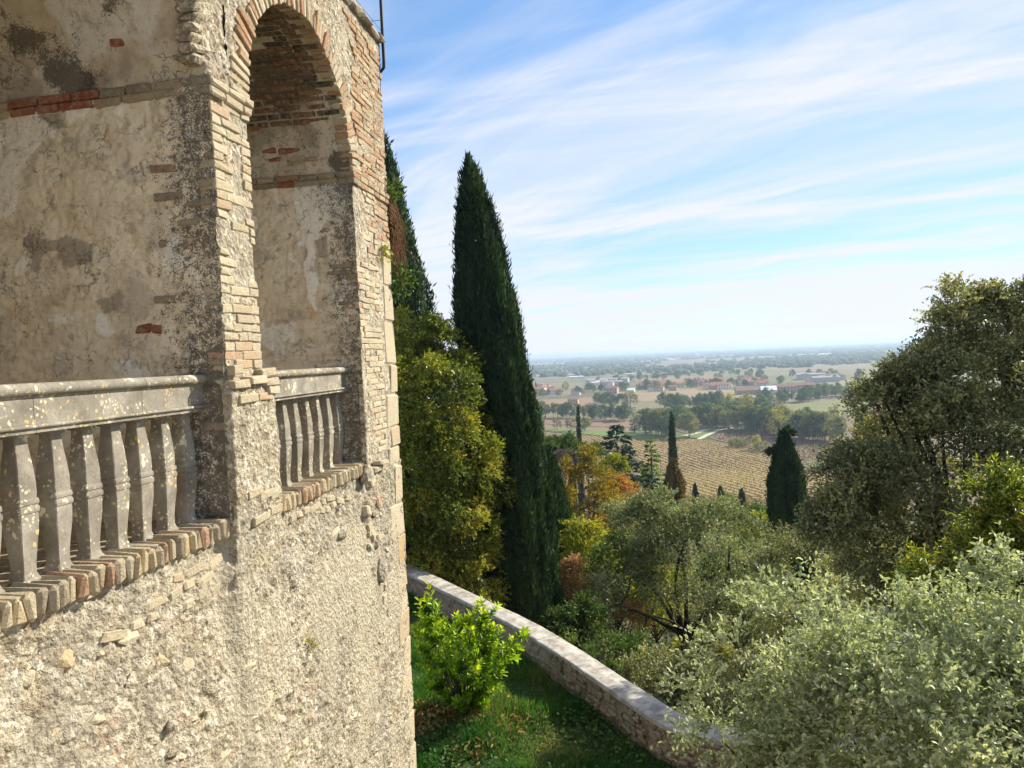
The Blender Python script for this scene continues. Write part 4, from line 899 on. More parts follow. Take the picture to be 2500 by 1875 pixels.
# holm oak at right
c = at(2130, 1060, 15.0); cl = clump_ellipsoid((c.x, c.y, c.z), (2.75, 2.3, 2.5), 130, .50, .55)
cl = np.concatenate([cl, clump_ellipsoid(at(2075, 720, 15), (.75, .7, .75), 16, .33, .3), clump_ellipsoid(at(2160, 680, 15.2), (.55, .6, .62), 14, .30, .3), clump_ellipsoid(at(1925, 855, 14.8), (.52, .6, .5), 12, .3, .3),
    clump_ellipsoid(at(2060, 870, 14.6), (1.0, .9, .9), 30, .4, .4), clump_ellipsoid(at(1850, 1010, 14.5), (.55, .6, .5), 12, .32, .3), clump_ellipsoid(at(1830, 1120, 14.5), (.55, .6, .5), 12, .35, .3), clump_ellipsoid(at(2200, 800, 15.2), (.9, .9, .9), 24, .4, .3)])
leafy('holm_oak', 'large dark olive-green holm oak filling the right edge', 'tree', (c.x + .3, c.y, float(terrain(c.x, c.y))), cl, (c.x, c.y, c.z - .5), LM['oak'], 94, 9, .30, .076, .042, r0=.24, a=.45, b=.5, up=.3)
# spreading oak in the middle, its trunk and limbs showing
c = at(1505, 1225, 26.0); tb = at(1475, 1500, 25.5); cl = clump_ellipsoid((c.x, c.y, c.z), (2.5, 2.3, 2.1), 68, .50, .6, -.35)
cl = np.concatenate([cl, clump_ellipsoid(at(1420, 1130, 26), (1.0, 1.2, .9), 14, .45, .4), clump_ellipsoid(at(1645, 1265, 25.5), (1.2, 1.2, .8), 16, .42, .4), clump_ellipsoid(at(1300, 1290, 24.5), (1.3, 1.2, .55), 15, .4, .4), clump_ellipsoid(at(1545, 1115, 27), (1.0, 1.1, .55), 10, .40, .4)])
tips = [at(1380, 1240, 24.9), at(1450, 1170, 25.4), at(1500, 1140, 25.6), at(1660, 1235, 25), at(1710, 1200, 25.8), at(1600, 1290, 24.8), at(1400, 1330, 24.6), at(1310, 1300, 24.4), at(1570, 1120, 26), at(1340, 1180, 26)]
leafy('spreading_oak', 'spreading grey-green oak with dark crooked limbs below the garden wall', 'tree', (tb.x, tb.y, float(terrain(tb.x, tb.y)) - .2), cl, (c.x, c.y, c.z - .6), LM['oak2'], 50, 8, .42, .090, .044, r0=.20, tips=np.array([tuple(p) for p in tips]), a=.45, b=.5, up=.3, wob=.5, trunk_top=tuple(at(1470, 1360, 25.3)))
# laurel with yellowing leaves at the right edge
c = at(2205, 1200, 8.6); cl = clump_ellipsoid((c.x, c.y, c.z), (.50, .5, .60), 24, .2, .4)
cl = np.concatenate([cl, clump_ellipsoid(at(2040, 1260, 8.8), (.42, .4, .2), 9, .14, .3), clump_ellipsoid(at(2160, 1100, 8.7), (.2, .25, .28), 6, .13, .3)])
leafy('yellowing_laurel', 'bright green shrub with yellow leaves between the holm oak and the pale bush', 'shrub', (c.x, c.y, -6.3), cl, (c.x, c.y, c.z - .4), LM['laurel'], 40, 10, .34, .080, .024, six=True, up=.9, r0=.07, a=.6, b=.3, vshift=-.02)
# shrubs and small trees on the slope beyond the wall
SHR = [('shrub', 'dark oak shrub growing under the pollarded cypress', 'oak', 1745, 1235, 21, (1.5, 1.2, 1.0), 30, .38, .055), ('shrub', 'grey-green thicket at the foot of the holm oak', 'oak', 1870, 1260, 18, (1.4, 1.2, .9), 26, .36, .055),
       ('shrub', 'dim evergreen shrub right behind the coping of the garden wall', 'green', 1330, 1440, 21, (1.4, 1.1, .6), 26, .34, .07), ('shrub', 'dark evergreen shrub around the foot of the spreading oak', 'oak', 1450, 1480, 19.5, (1.4, 1.0, .8), 28, .33, .06),
       ('smoke_bush', 'salmon-pink leaved smoke bush beside the tall cypress', 'salmon', 1228, 1255, 25, (.55, .7, .62), 16, .30, .06), ('smoke_bush', 'russet leaved smoke bush under the limbs of the spreading oak', 'salmon', 1335, 1340, 26, (.85, .8, .55), 16, .32, .06),
       ('maple', 'yellow-green young maple between the tall cypress and the oak', 'yg', 1262, 1195, 29, (1.15, 1.1, .95), 26, .42, .10), ('maple', 'small yellow maple glowing behind the oak trunk', 'yg', 1400, 1275, 31, (1.5, 1.2, 1.1), 26, .45, .10),
       ('shrub', 'bright yellow shrub low beside the oak trunk', 'yg', 1530, 1420, 27, (.9, .9, .8), 16, .36, .09), ('shrub', 'dusky green shrub on the slope left of the oak', 'green', 1240, 1370, 23, (.9, .8, .8), 18, .34, .07),
       ('shrub', 'leafy green shrub right of the oak trunk', 'oak2', 1610, 1380, 24, (1.4, 1.1, 1.2), 28, .40, .07), ('shrub', 'shadowy shrub where the wall disappears behind the pale bush', 'oak', 1590, 1480, 18, (1.0, .9, .9), 20, .33, .06),
       ('maple', 'yellow maple left of the pollarded cypress', 'yg', 1628, 1140, 46, (1.3, 1.4, .9), 20, .48, .14), ('gold_tree', 'golden autumn tree right of the tall cypress', 'gold', 1265, 1065, 46, (1.75, 1.7, 2.3), 30, .52, .12), ('orange_tree', 'orange autumn tree right of the golden tree', 'orange', 1345, 1085, 50, (1.25, 1.2, 1.2), 26, .50, .13),
       ('gold_tree', 'pale yellow birch behind the golden tree', 'yg', 1330, 1030, 62, (.95, .9, 1.9), 22, .5, .15), ('green_tree', 'light green tree behind the spreading oak', 'green', 1585, 1110, 55, (2.0, 1.8, .9), 24, .55, .16), ('shrub', 'brown-gold undergrowth below the dark conifer', 'gold', 1270, 1170, 36, (1.2, 1, .9), 18, .45, .10),
       ('shrub', 'greyish bare-twigged shrub on the slope', 'grey', 1218, 1000, 62, (1.0, 1, .75), 18, .42, .13), ('stone_pine', 'bright green umbrella pine beyond the golden tree', 'green', 1215, 968, 78, (2.1, 1.8, .85), 30, .62, .16), ('green_tree', 'mid green tree beside the umbrella pine', 'green', 1268, 985, 84, (1.9, 1.6, 1.2), 24, .6, .17),
       ('shrub', 'olive shrub above the smoke bush', 'oak2', 1370, 1130, 38, (1.3, 1.1, 1.0), 22, .45, .10),
       ('shrub', 'green shrub filling the gap behind the oak crown', 'green', 1545, 1270, 36, (1.8, 1.4, 1.3), 30, .5, .11), ('shrub', 'yellow-olive shrub between the oak and the pollarded cypress', 'yg', 1650, 1205, 38, (1.2, 1.1, .7), 18, .42, .11), ('shrub', 'dull green shrub under the oak at its right', 'oak2', 1680, 1330, 23, (1.3, 1.1, 1.1), 24, .4, .08), ('shrub', 'olive shrub low behind the near bush', 'oak2', 1760, 1340, 17, (1.2, 1.0, .8), 24, .32, .06), ('shrub', 'sunlit olive thicket behind the oak trunk', 'oak2', 1480, 1300, 34, (1.5, 1.2, 1.1), 26, .46, .10), ('green_tree', 'yellowing tree behind the tall cypress near its middle', 'gold', 1205, 1090, 52, (.9, .9, 1.6), 16, .5, .14), ('shrub', 'shaded green shrub filling the slope below the maples', 'green', 1330, 1215, 27, (1.2, 1, .8), 20, .4, .08)]
for nm, lab, mt, px, py, d, rad_, nc, rc, ls in SHR:
    c = at(px, py, d); cl = clump_ellipsoid(tuple(c), rad_, nc, rc, .45); k = 1.0
    leafy(nm, lab, 'shrub' if nm in ('shrub', 'smoke_bush') else 'tree', tpt(c), cl, (c.x, c.y, c.z - .4), LM[mt], 36, 7, rc*.8, ls*1.3, ls*.68, r0=.05 + .03*rad_[2], a=.45, b=.5, up=.3)

# ------------------------------------------------------------------ cypresses and conifers
def cypress(name, label, base, top, prof, n, L, W, mat, flute=.16, lean=0.0, seed=0, tufts=0, cat='tree', group=None, spread=.28):
    t = thing(name, label, cat, base, group); base = np.array(base, float); top = np.array(top, float); H = np.linalg.norm(top - base)
    pf = np.array(prof); h = np.interp(rng.uniform(0, 1, n), np.cumsum(np.interp(np.linspace(0, 1, 200), pf[:, 0], pf[:, 1]))/np.sum(np.interp(np.linspace(0, 1, 200), pf[:, 0], pf[:, 1])), np.linspace(0, 1, 200))
    a = rng.uniform(0, 2*np.pi, n); r = np.interp(h, pf[:, 0], pf[:, 1])
    # upright sprays gathered in flame-like tufts
    cq = np.stack([np.cos(a)*r*2.6, np.sin(a)*r*2.6, h*H*.42], -1); d1, d2, cid = worley(cq + seed, seed); fl = fbm(np.stack([np.cos(a)*3.2, np.sin(a)*3.2, h*H*.35], -1), 3, seed + 1)
    rr = r*(1 + flute*(fl - .5)*2 + .30*(.5 - d1) + .14*(cid - .5)); rr = rr*np.where(rng.uniform(size=n) < .28, rng.uniform(.45, .9, n), rng.uniform(.90, 1.03, n)); rr = rr + np.where(rng.uniform(size=n) < .10, rng.uniform(0, .17, n)*(r > .12), 0)
    ax = base + (top - base)*h[:, None]; od = np.stack([np.cos(a), np.sin(a), 0*a], -1); P = ax + od*rr[:, None]; P[:, 2] -= L*.5
    D = unit(np.array([0, 0, 1.0]) + od*spread + rng.normal(size=(n, 3))*.28); N = unit(od + rng.normal(size=(n, 3))*.45)
    v = np.clip(.48 + (cid - .5)*.6 + rng.normal(size=n)*.22 + (.15 - d1*.3), 0, 1)
    link('crown', leaf_mesh('crown', P, D, N, L*rng.uniform(.6, 1.5, n), W*rng.uniform(.7, 1.3, n), v, mat, False, .3), t)
    link('trunk', npmesh('trunk', *tube([base - np.array([0, 0, .4]), base + (top - base)*.3, base + (top - base)*.93], [max(.06, pf[:, 1].max()*.16), max(.05, pf[:, 1].max()*.11), .015], 7), M['bark'], True), t)
    return t
b_ = at(1148, 1350, 24.0); t_ = at(1011, 332, 24.6)
cypress('tall_cypress', 'tall dark green cypress standing against the sky in the middle', (b_.x, b_.y, float(terrain(b_.x, b_.y))), t_, [(0, .45), (.05, .62), (.12, .9), (.25, 1.15), (.4, 1.22), (.55, 1.12), (.7, .92), (.82, .70), (.9, .47), (.96, .22), (1, .03)], 112000, .18, .054, LM['cyp'], .30, seed=3)
b_ = at(880, 1150, 31); t_ = at(826, 282, 31.5)
cypress('tall_cypress', 'second dark cypress half hidden by the corner of the loggia', (b_.x, b_.y, float(terrain(b_.x, b_.y))), t_, [(0, .8), (.2, 1.7), (.45, 2.25), (.6, 1.75), (.75, 1.15), (.88, .62), (.95, .32), (1, .03)], 72000, .22, .07, LM['cyp'], .30, seed=8)
b_ = at(1212, 1200, 31); t_ = at(1186, 965, 31.5)
cypress('dark_conifer', 'broad dark green conifer leaning against the foot of the tall cypress', (b_.x, b_.y, float(terrain(b_.x, b_.y))), t_, [(0, .8), (.3, .98), (.6, .75), (.85, .35), (1, .04)], 26000, .22, .07, LM['cyp'], .2, seed=12)
b_ = at(1722, 1230, 40); t_ = at(1693, 930, 40)
pc = cypress('pollarded_cypress', 'dark columnar cypress with a ragged cut top before the vineyard', (b_.x, b_.y, float(terrain(b_.x, b_.y))), t_, [(0, .8), (.4, 1.0), (.62, .95), (.78, .78), (.88, .52), (.95, .28), (1, .06)], 52000, .24, .075, LM['cyp'], .22, seed=15)
cl = np.array([(*at(x, y, 39.8), r_) for x, y, r_ in ((1678, 968, .03), (1669, 971, .03), (1660, 976, .03), (1699, 926, .02), (1711, 934, .03), (1686, 936, .02))])
P, D, N, ids = twig_cloud(cl, 30, 8, .20, .1); link('top_tuft', leaf_mesh('top_tuft', P, D, N, .14, .045, np.clip(rng.normal(.5, .2, len(P)), 0, 1), LM['cyp']), pc)
for lab, px, py0, py1, d, w, grp in (('slender dark cypress rising from the vineyard edge', 1450, 888, 1030, 110, .55, None), ('slender dark cypress far left beyond the umbrella pine', 1248, 873, 975, 150, .50, None), ('tiny dark cypress left of the slender far one', 1229, 932, 975, 160, .42, None), ('smallest dark cypress just beside the far slender one', 1236, 944, 975, 162, .34, None),
                           ('dark cypress tip above the spreading oak', 1501, 1043, 1100, 118, .5, None), ('dark cypress tip at the lower vineyard edge', 1556, 1048, 1100, 122, .62, None), ('pointed dark cypress tip left of the pollarded cypress', 1602, 1054, 1110, 120, .62, None), ('dark conifer peeping out left of the holm oak', 1862, 868, 1010, 62, 1.0, None)):
    b_ = at(px + (py1 - py0)*.03, py1, d); t_ = at(px, py0, d); bz = float(terrain(b_.x, b_.y))
    cypress('small_cypress', lab, (b_.x, b_.y, bz), t_, [(0, w*.7), (.3, w), (.7, w*.85), (.9, w*.5), (1, .03)], 5000, .42, .15, LM['cyp'], .2, seed=int(px))
t_ = at(1452, 992, 86); bz = float(terrain(t_.x, t_.y))
cypress('bronze_conifer', 'small bronze conical shrub at the foot of the slender cypress', (t_.x + .3, t_.y, bz), t_, [(0, .9), (.5, 1.1), (.8, .95), (.9, .6), (1, .05)], 6000, .5, .2, LM['bronze'], .3, seed=91)
def conifer(name, label, base, H, r, mat, tiers, n, L, W, droop=.25, group=None):
    t = thing(name, label, 'tree', base, group); P, D, N, vv = [], [], [], []
    parts = [tube([np.array(base) - [0, 0, .3], np.array(base) + [0, 0, H*.5], np.array(base) + [0, 0, H*.97]], [H*.018 + .05, H*.012, .02], 7)]
    for k in range(tiers):
        h = .12 + .86*k/(tiers - 1); rr = r*(1 - h)**.8*rng.uniform(.85, 1.1) + .05*r
        for b in range(max(4, int(9*(1 - h) + 4))):
            a = rng.uniform(0, 2*np.pi); ln = rr*rng.uniform(.7, 1.1); st = np.array(base) + [0, 0, H*h]; en = st + [np.cos(a)*ln, np.sin(a)*ln, -droop*ln + .12*ln]
            m = int(n*ln/r/3) + 6; tt = rng.uniform(.15, 1, m)[:, None]; side = np.array([-np.sin(a), np.cos(a), 0]); sp = rng.normal(size=(m, 1))*.16*ln*(1.15 - tt)
            p = st + (en - st)*tt + side*sp; p[:, 2] -= np.abs(sp[:, 0])*.35 + rng.uniform(0, .05*r, m)
            P.append(p); D.append(unit(np.array([np.cos(a), np.sin(a), -.25]) + side*np.sign(sp)*.7 + rng.normal(size=(m, 3))*.25)); N.append(unit(np.array([0, 0, 1.0]) + rng.normal(size=(m, 3))*.35)); vv.append(np.clip(.45 + rng.normal(size=m)*.22 + rng.normal()*.12, 0, 1))
            if b % 3 == 0: parts.append(tube([st, (st + en)/2 + [0, 0, .05*ln], en], [.02*ln + .01, .012*ln + .005, .004], 4))
    link('crown', leaf_mesh('crown', np.concatenate(P), np.concatenate(D), np.concatenate(N), L, W, np.concatenate(vv), mat), t)
    link('trunk', npmesh('trunk', *join(parts), M['bark'], True), t); return t
for lab, px, py, d, r, mt, tiers, n, L, W in (('broad dark blue-green cedar above the orange tree', 1322, 912, 96, 7.6, 'cedar', 28, 150, .80, .42), ('feathery light green larch between cedar and slender cypress', 1396, 945, 92, 3.6, 'larch', 26, 110, .50, .26), ('low dark cedar below the light green larch', 1398, 1020, 80, 2.4, 'cedar', 18, 120, .62, .34)):
    t_ = at(px, py, d); bz = float(terrain(t_.x, t_.y)); conifer('cedar' if mt == 'cedar' else 'larch', lab, (t_.x + .5, t_.y, bz), t_.z - bz, r, LM[mt], tiers, n, L, W)

n = 70000; az = rng.uniform(-.25, .75, n); dd = 17*np.exp(rng.uniform(0, 1, n)*2.45); x, y = dd*np.sin(az), dd*np.cos(az)
ok = ~inpoly(x, y, [(p[0], p[1]) for p in (WL - NW*.3)] + [(10, 10.5), (10, 1.5), (-7, 1.5), (-7, 26)]) & (fbm(np.stack([x*.35, y*.35, x*0], -1), 3, 61) > .36); x, y, dd = x[ok], y[ok], dd[ok]; n = len(x)
tag(link('undergrowth', leaf_mesh('undergrowth', np.stack([x, y, terrain(x, y) + rng.uniform(-.1, .9, n)*np.clip(dd/40, .5, 1.6)], -1), unit(rdir(n) + np.array([0, 0, .6])), unit(rdir(n) + np.array([0, 0, .8])), np.clip(dd*.0055, .12, .7)*rng.uniform(.6, 1.3, n), np.clip(dd*.0032, .07, .42), np.clip(.35 + .8*(fbm(np.stack([x*.12, y*.12, x*0], -1), 2, 62) - .5) + rng.normal(size=n)*.2, 0, 1), LM['oak2'])), 'tangled low undergrowth covering the slope below the garden', None, None, 'stuff')
# ------------------------------------------------------------------ lemon-green shrub, dry leaves and grass in the garden
sb = on(1000, 1552, ZL); sb = np.array((sb.x, sb.y, ZL))
bush = thing('garden_shrub', 'bright lime-green leafy shrub standing on the lawn inside the wall', 'shrub', sb)
stems, P, D, N, vv = [], [], [], [], []
for px, py in ((905, 1300), (925, 1265), (940, 1330), (905, 1370), (930, 1400), (960, 1375), (985, 1350), (1000, 1395), (1020, 1330), (1045, 1300), (1030, 1365), (1060, 1370), (1085, 1360), (1105, 1380), (1125, 1370), (1090, 1420), (1060, 1440), (1030, 1450), (1000, 1450), (970, 1440), (945, 1450), (920, 1440), (960, 1500), (990, 1510), (1020, 1500), (1050, 1480), (1075, 1460), (975, 1410), (1015, 1420), (1110, 1410), (945, 1480), (1000, 1530), (1035, 1520), (960, 1340), (915, 1335), (1075, 1395), (1055, 1330), (985, 1470), (935, 1375), (1000, 1370)):
    tp = np.array(at(px, py + 4, sb[1] + rng.uniform(-.75, .75))); md = sb + (tp - sb)*.5 + np.array([rng.uniform(-.1, .1), rng.uniform(-.1, .1), .12]); tt = np.linspace(0, 1, 12)[:, None]
    cv = (1 - tt)**2*sb + 2*tt*(1 - tt)*md + tt**2*tp; stems.append(tube(cv[::3], np.linspace(.016, .004, 4), 5))
    for s_ in range(6):
        k = rng.integers(5, 12) if s_ else 11; st = cv[k]; e = st + unit((tp - sb) + rng.normal(size=3)*.9*np.linalg.norm(tp - sb)*.6)*rng.uniform(.15, .34) if s_ else tp + np.array([0, 0, .05])
        s0 = st if s_ else cv[7]; stems.append(tube(np.linspace(s0, e, 3), [.005, .004, .002], 4)); m = 16 if s_ else 22
        t2 = np.linspace(.12, 1, m); ax = unit(e - s0); p = s0 + (e - s0)*t2[:, None]; a = np.arange(m)*2.4; u = unit(np.cross(ax, [.3, .2, .9])); w2 = np.cross(ax, u)
        d_ = unit(ax*.75 + (u*np.cos(a)[:, None] + w2*np.sin(a)[:, None])*1.0 + np.array([0, 0, .15])); P.append(p); D.append(d_); N.append(unit(ax*.9 - d_*.2 + rng.normal(size=(m, 3))*.25 + np.array([0, 0, .5])))
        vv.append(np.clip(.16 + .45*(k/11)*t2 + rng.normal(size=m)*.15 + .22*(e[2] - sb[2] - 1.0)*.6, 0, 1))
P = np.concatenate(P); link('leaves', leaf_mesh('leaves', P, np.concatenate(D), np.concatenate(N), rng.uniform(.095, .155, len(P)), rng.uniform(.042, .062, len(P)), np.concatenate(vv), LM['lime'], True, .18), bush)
link('stems', npmesh('stems', *join(stems), M['bark'], True), bush)
# dry leaves round the shrub
dm = m_leaf('dry_leaf', [(0, (0.16, 0.085, 0.03)), (.5, (0.34, 0.20, 0.07)), (1, (0.46, 0.31, 0.12))], .2, .7, .15)
def dry_heap(n, cx, cy, rx, ry, label):
    x = cx + rng.normal(size=n)*rx; y = cy + rng.normal(size=n)*ry; z = lawn_z(x, y) + rng.uniform(.03, .13, n)
    o = link('dry_leaves', leaf_mesh('dry_leaves', np.stack([x, y, z], -1), rdir(n)*[1, 1, .5], unit(rdir(n) + np.array([0, 0, .7])), rng.uniform(.08, .15, n), rng.uniform(.025, .05, n), rng.uniform(0, 1, n), dm, True, .35)); tag(o, label, None, None, 'stuff')
dry_heap(420, sb[0] + .55, sb[1] - .2, .26, .34, 'curled brown dry leaves lying right of the shrub foot')
dry_heap(260, sb[0] - .45, sb[1] + .1, .30, .3, 'curled brown dry leaves lying left of the shrub foot')
dry_heap(150, sb[0] - .9, sb[1] - .6, .22, .3, 'dry leaves scattered near the loggia corner'); dry_heap(110, sb[0] + .15, sb[1] - 1.1, .22, .2, 'dry leaves on the grass in front of the shrub')
gmat = m_leaf('grass_blade', [(0, (0.022, 0.085, 0.018)), (.5, (0.042, 0.145, 0.024)), (.82, (0.095, 0.20, 0.036)), (1, (0.26, 0.25, 0.09))], .45, .5, .25)
n = 190000; x = rng.uniform(-4.2, 3.2, n); y = rng.uniform(9.0, 23.0, n); ok = inpoly(x, y, [(p[0], p[1]) for p in (WL + NW*(TH + .02))] + [(10, 11), (10, 1.5), (-7, 1.5), (-7, 26)]) 
dens = fbm(np.stack([x*1.1, y*1.1, x*0], -1), 3, 44); ok &= (dens > .18 + rng.uniform(0, .22, n)) & ((np.hypot((x - sb[0])/1.0, (y - sb[1])/.9) > .55) | (rng.uniform(size=n) < .25)); x, y, dens = x[ok], y[ok], dens[ok]; n = len(x)
P = np.stack([x, y, lawn_z(x, y) - .01], -1); D = unit(np.array([0, 0, 1.0]) + rng.normal(size=(n, 3))*[.45, .45, 0]); hgt = (.06 + .20*sst(dens, .35, .7))*rng.uniform(.5, 1.3, n)
gv = np.clip(.5 + 1.5*(fbm(np.stack([x*.8, y*.8, x*0 + 4], -1), 3, 46) - .5) + rng.normal(size=n)*.18, 0, 1)
tag(link('lawn_grass', leaf_mesh('lawn_grass', P, D, rdir(n)*[1, 1, .1], hgt, rng.uniform(.010, .018, n), gv, gmat)), 'short green grass of the lawn inside the wall', None, None, 'stuff')
n = 900; x = np.concatenate([rng.normal(sb[0] - .35, .5, n), rng.normal(1.1, .5, n)]); y = np.concatenate([rng.normal(sb[1] - 1.2, .45, n), rng.normal(12.9, .8, n)]); ok = inpoly(x, y, [(p[0], p[1]) for p in (WL + NW*(TH + .05))] + [(10, 11), (10, 1.5), (-7, 1.5), (-7, 26)]); x, y = x[ok], y[ok]; n = len(x)
tag(link('ground_ivy', leaf_mesh('ground_ivy', np.stack([x, y, lawn_z(x, y) + rng.uniform(.04, .16, n)], -1), rdir(n)*[1, 1, .3], unit(rdir(n) + np.array([0, 0, 1.2])), .07, .05, rng.uniform(0, .6, n), LM['green'], True)), 'low leafy ground cover in the shaded grass', None, None, 'stuff')

# ------------------------------------------------------------------ plants rooted in the masonry
def tuft(name, label, c, n, r, mat, L, cat='plant', twigs=None, hang=0.0):
    t = thing(name, label, cat, c); cl = np.array([(c[0], c[1], c[2], r)]); P, D, N, ids = twig_cloud(np.repeat(cl, 3, 0), n, 6, r*1.0, .1)
    P[:, 2] -= hang*np.abs(rng.normal(size=len(P)))
    link('leaves', leaf_mesh('leaves', P, D, N, L, L*.55, rng.uniform(.2, .9, len(P)), mat, True), t)
    parts = [tube([np.array(c), np.array(c) + rdir(1)[0]*r*1.3], [.004, .001], 4) for _ in range(7)] + (twigs or [])
    link('stems', npmesh('stems', *join(parts), M['twig'], True), t); return t
tuft('wall_fern', 'small green tuft growing on the sunny face of the corner pier', tuple(fp(3.55, -.03, 1.22)), 12, .07, LM['yg'], .028)
tuft('wall_weed', 'little green weed at the top of the brick arch', tuple(fp(1.35, -.04, 3.36)), 9, .05, LM['yg'], .024)
tuft('wall_weed', 'small green weed sprouting low on the rubble wall', tuple(fp(.16, -.03, -3.55)), 14, .07, LM['yg'], .028)
tuft('wall_weed', 'tiny green sprig halfway down the rubble wall', tuple(fp(1.02, -.03, -2.22)), 7, .035, LM['yg'], .018)
cr = fp(S_C + .10, .01, 1.60); tw_ = []
for k in range(150):
    s0 = np.array(fp(S_C + .02, rng.uniform(-.03, .07), rng.uniform(1.5, 1.95))); a = rng.uniform(.10, .62); ln = rng.uniform(.25, .75); o_ = np.array(T2)
    tw_.append(tube([s0, s0 + o_*a*.7 + [0, 0, -.03], s0 + o_*a + [rng.normal()*.04, rng.normal()*.05, -ln*.5], s0 + o_*a*1.05 + [rng.normal()*.06, rng.normal()*.08, -ln]], [.006, .005, .004, .0015], 4))
ck = tuft('dry_creeper', 'hanging brown dry creeper at the outer corner of the loggia', tuple(cr), 10, .10, LM['bronze'], .03, twigs=tw_)
tuft('ivy_clump', 'green ivy clump below the dry creeper on the loggia corner', tuple(fp(S_C + .22, -.02, .98)), 22, .13, LM['green'], .05); tuft('ivy_clump', 'small ivy clump above the dry creeper on the loggia corner', tuple(fp(S_C + .10, -.01, 2.02)), 14, .09, LM['green'], .045)
# ------------------------------------------------------------------ the plain: fields, tracks, vines
def zq(x, y): return on_terrain(1106 + x*.4, 690.1 + y*.4)           # a spot on the land, read off an enlargement of the view
def field_sheet(name, poly, mat, lift, step):
    P2 = [(p.x, p.y) for p in (zq(*q_) for q_ in poly)]; xs = [p[0] for p in P2]; ys = [p[1] for p in P2]
    bm = bmesh.new(); vs = [bm.verts.new((x, y, 0)) for x, y in P2]; bm.faces.new(vs); bmesh.ops.triangulate(bm, faces=bm.faces)
    for _ in range(7):
        e = [e_ for e_ in bm.edges if e_.calc_length() > step]
        if not e: break
        bmesh.ops.subdivide_edges(bm, edges=e, cuts=1, use_grid_fill=False); bmesh.ops.triangulate(bm, faces=bm.faces)
    for v in bm.verts: v.co.z = float(terrain(v.co.x, v.co.y)) + lift
    bmesh.ops.recalc_face_normals(bm, faces=bm.faces)
    if sum(f.normal.z for f in bm.faces) < 0: bmesh.ops.reverse_faces(bm, faces=bm.faces)
    me = bpy.data.meshes.new(name); bm.to_mesh(me); bm.free(); me.materials.append(mat); o = link(name, me); o['kind'] = 'structure'; return P2
def m_field(name, a, b_, ang, pitch, mixn=.5, sc_=.03):
    m, t, b = new_mat(name); p = pos(t); n = noise(t, p, sc_, 5, .6); q_ = mapping(t, p, (0, 0, 0), (0, 0, -ang), (1, 1, 1))
    sp = nd(t, 'ShaderNodeSeparateXYZ'); t.links.new(q_, sp.inputs[0])
    st = mth(t, 'SINE', mth(t, 'MULTIPLY', sp.outputs[1], 2*math.pi/pitch)); st = smooth(t, st, -.4, .6)
    c = mixc(t, mth(t, 'MULTIPLY', st, .75), a, b_); c = mixc(t, mth(t, 'MULTIPLY', smooth(t, n, .4, .65), mixn), c, (0.15, 0.125, 0.06))
    t.links.new(c, b.inputs['Base Color']); return m
def direction(p, q_): v = zq(*q_) - zq(*p); return math.atan2(v.y, v.x)
ang_a = direction((760, 690), (1400, 880)); ang_b = direction((1100, 640), (1500, 700)); ang_c = direction((1500, 500), (1850, 430))
VA = [(150, 622), (400, 625), (620, 650), (840, 645), (1030, 652), (1300, 705), (1480, 765), (1640, 830), (1800, 900), (1800, 1150), (600, 1150), (150, 980)]
VB = [(1060, 642), (1150, 592), (1300, 600), (1500, 645), (1820, 690), (1820, 880), (1650, 825), (1480, 758), (1300, 700)]
pa = field_sheet('vineyard_ground', VA, m_field('vineyard_soil', (0.27, 0.19, 0.085), (0.27, 0.215, 0.10), ang_a, 3.6, .35), .30, 30)
pb = field_sheet('vineyard_ground', VB, m_field('vineyard_soil_dark', (0.19, 0.125, 0.085), (0.18, 0.145, 0.075), ang_b, 2.6, .3), .32, 30)
for poly, a, b2, pt in (([(560, 395), (900, 370), (1260, 385), (1330, 420), (1000, 440), (700, 445)], (0.26, 0.19, 0.105), (0.22, 0.165, 0.09), 9), ([(60, 440), (460, 420), (520, 450), (180, 495), (60, 500)], (0.24, 0.15, 0.09), (0.20, 0.13, 0.075), 8),
        ([(1380, 475), (1900, 415), (1950, 500), (1640, 545)], (0.135, 0.155, 0.05), (0.18, 0.15, 0.075), 7), ([(1620, 350), (1900, 318), (1980, 345), (1900, 368), (1660, 378)], (0.20, 0.19, 0.075), (0.17, 0.17, 0.065), 9),
        ([(180, 545), (420, 540), (700, 548), (700, 585), (420, 580), (170, 565)], (0.21, 0.13, 0.08), (0.18, 0.115, 0.07), 4), ([(640, 320), (1080, 298), (1100, 330), (690, 348)], (0.22, 0.15, 0.09), (0.19, 0.14, 0.075), 12),
        ([(80, 350), (400, 338), (430, 372), (90, 385)], (0.15, 0.145, 0.07), (0.19, 0.155, 0.085), 12), ([(1090, 292), (1500, 282), (1520, 305), (1110, 312)], (0.12, 0.145, 0.06), (0.17, 0.16, 0.07), 14), ([(850, 560), (1010, 562), (1120, 580), (1050, 596), (960, 622), (870, 600)], (0.15, 0.10, 0.075), (0.13, 0.11, 0.06), 4)):
    field_sheet('field', poly, m_field('field_soil', a, b2, ang_c, pt, .35, .015), .30, 120)
gm = m_plain('meadow', (0.085, 0.15, 0.03), (0.14, 0.19, 0.045), .08, .95, .0, .01)
for poly in ([(930, 640), (1040, 602), (1120, 590), (1128, 603), (1040, 648)], [(560, 606), (830, 628), (930, 640), (850, 650), (620, 650), (400, 622), (180, 606), (180, 596)], [(1590, 775), (1800, 755), (1800, 800), (1600, 808)], [(640, 395), (560, 372), (700, 362), (800, 372)]):
    field_sheet('meadow', poly, gm, .48, 40)
tm = m_plain('white_gravel', (0.42, 0.38, 0.31), (0.55, 0.50, 0.42), .4, .95, .0, .01)
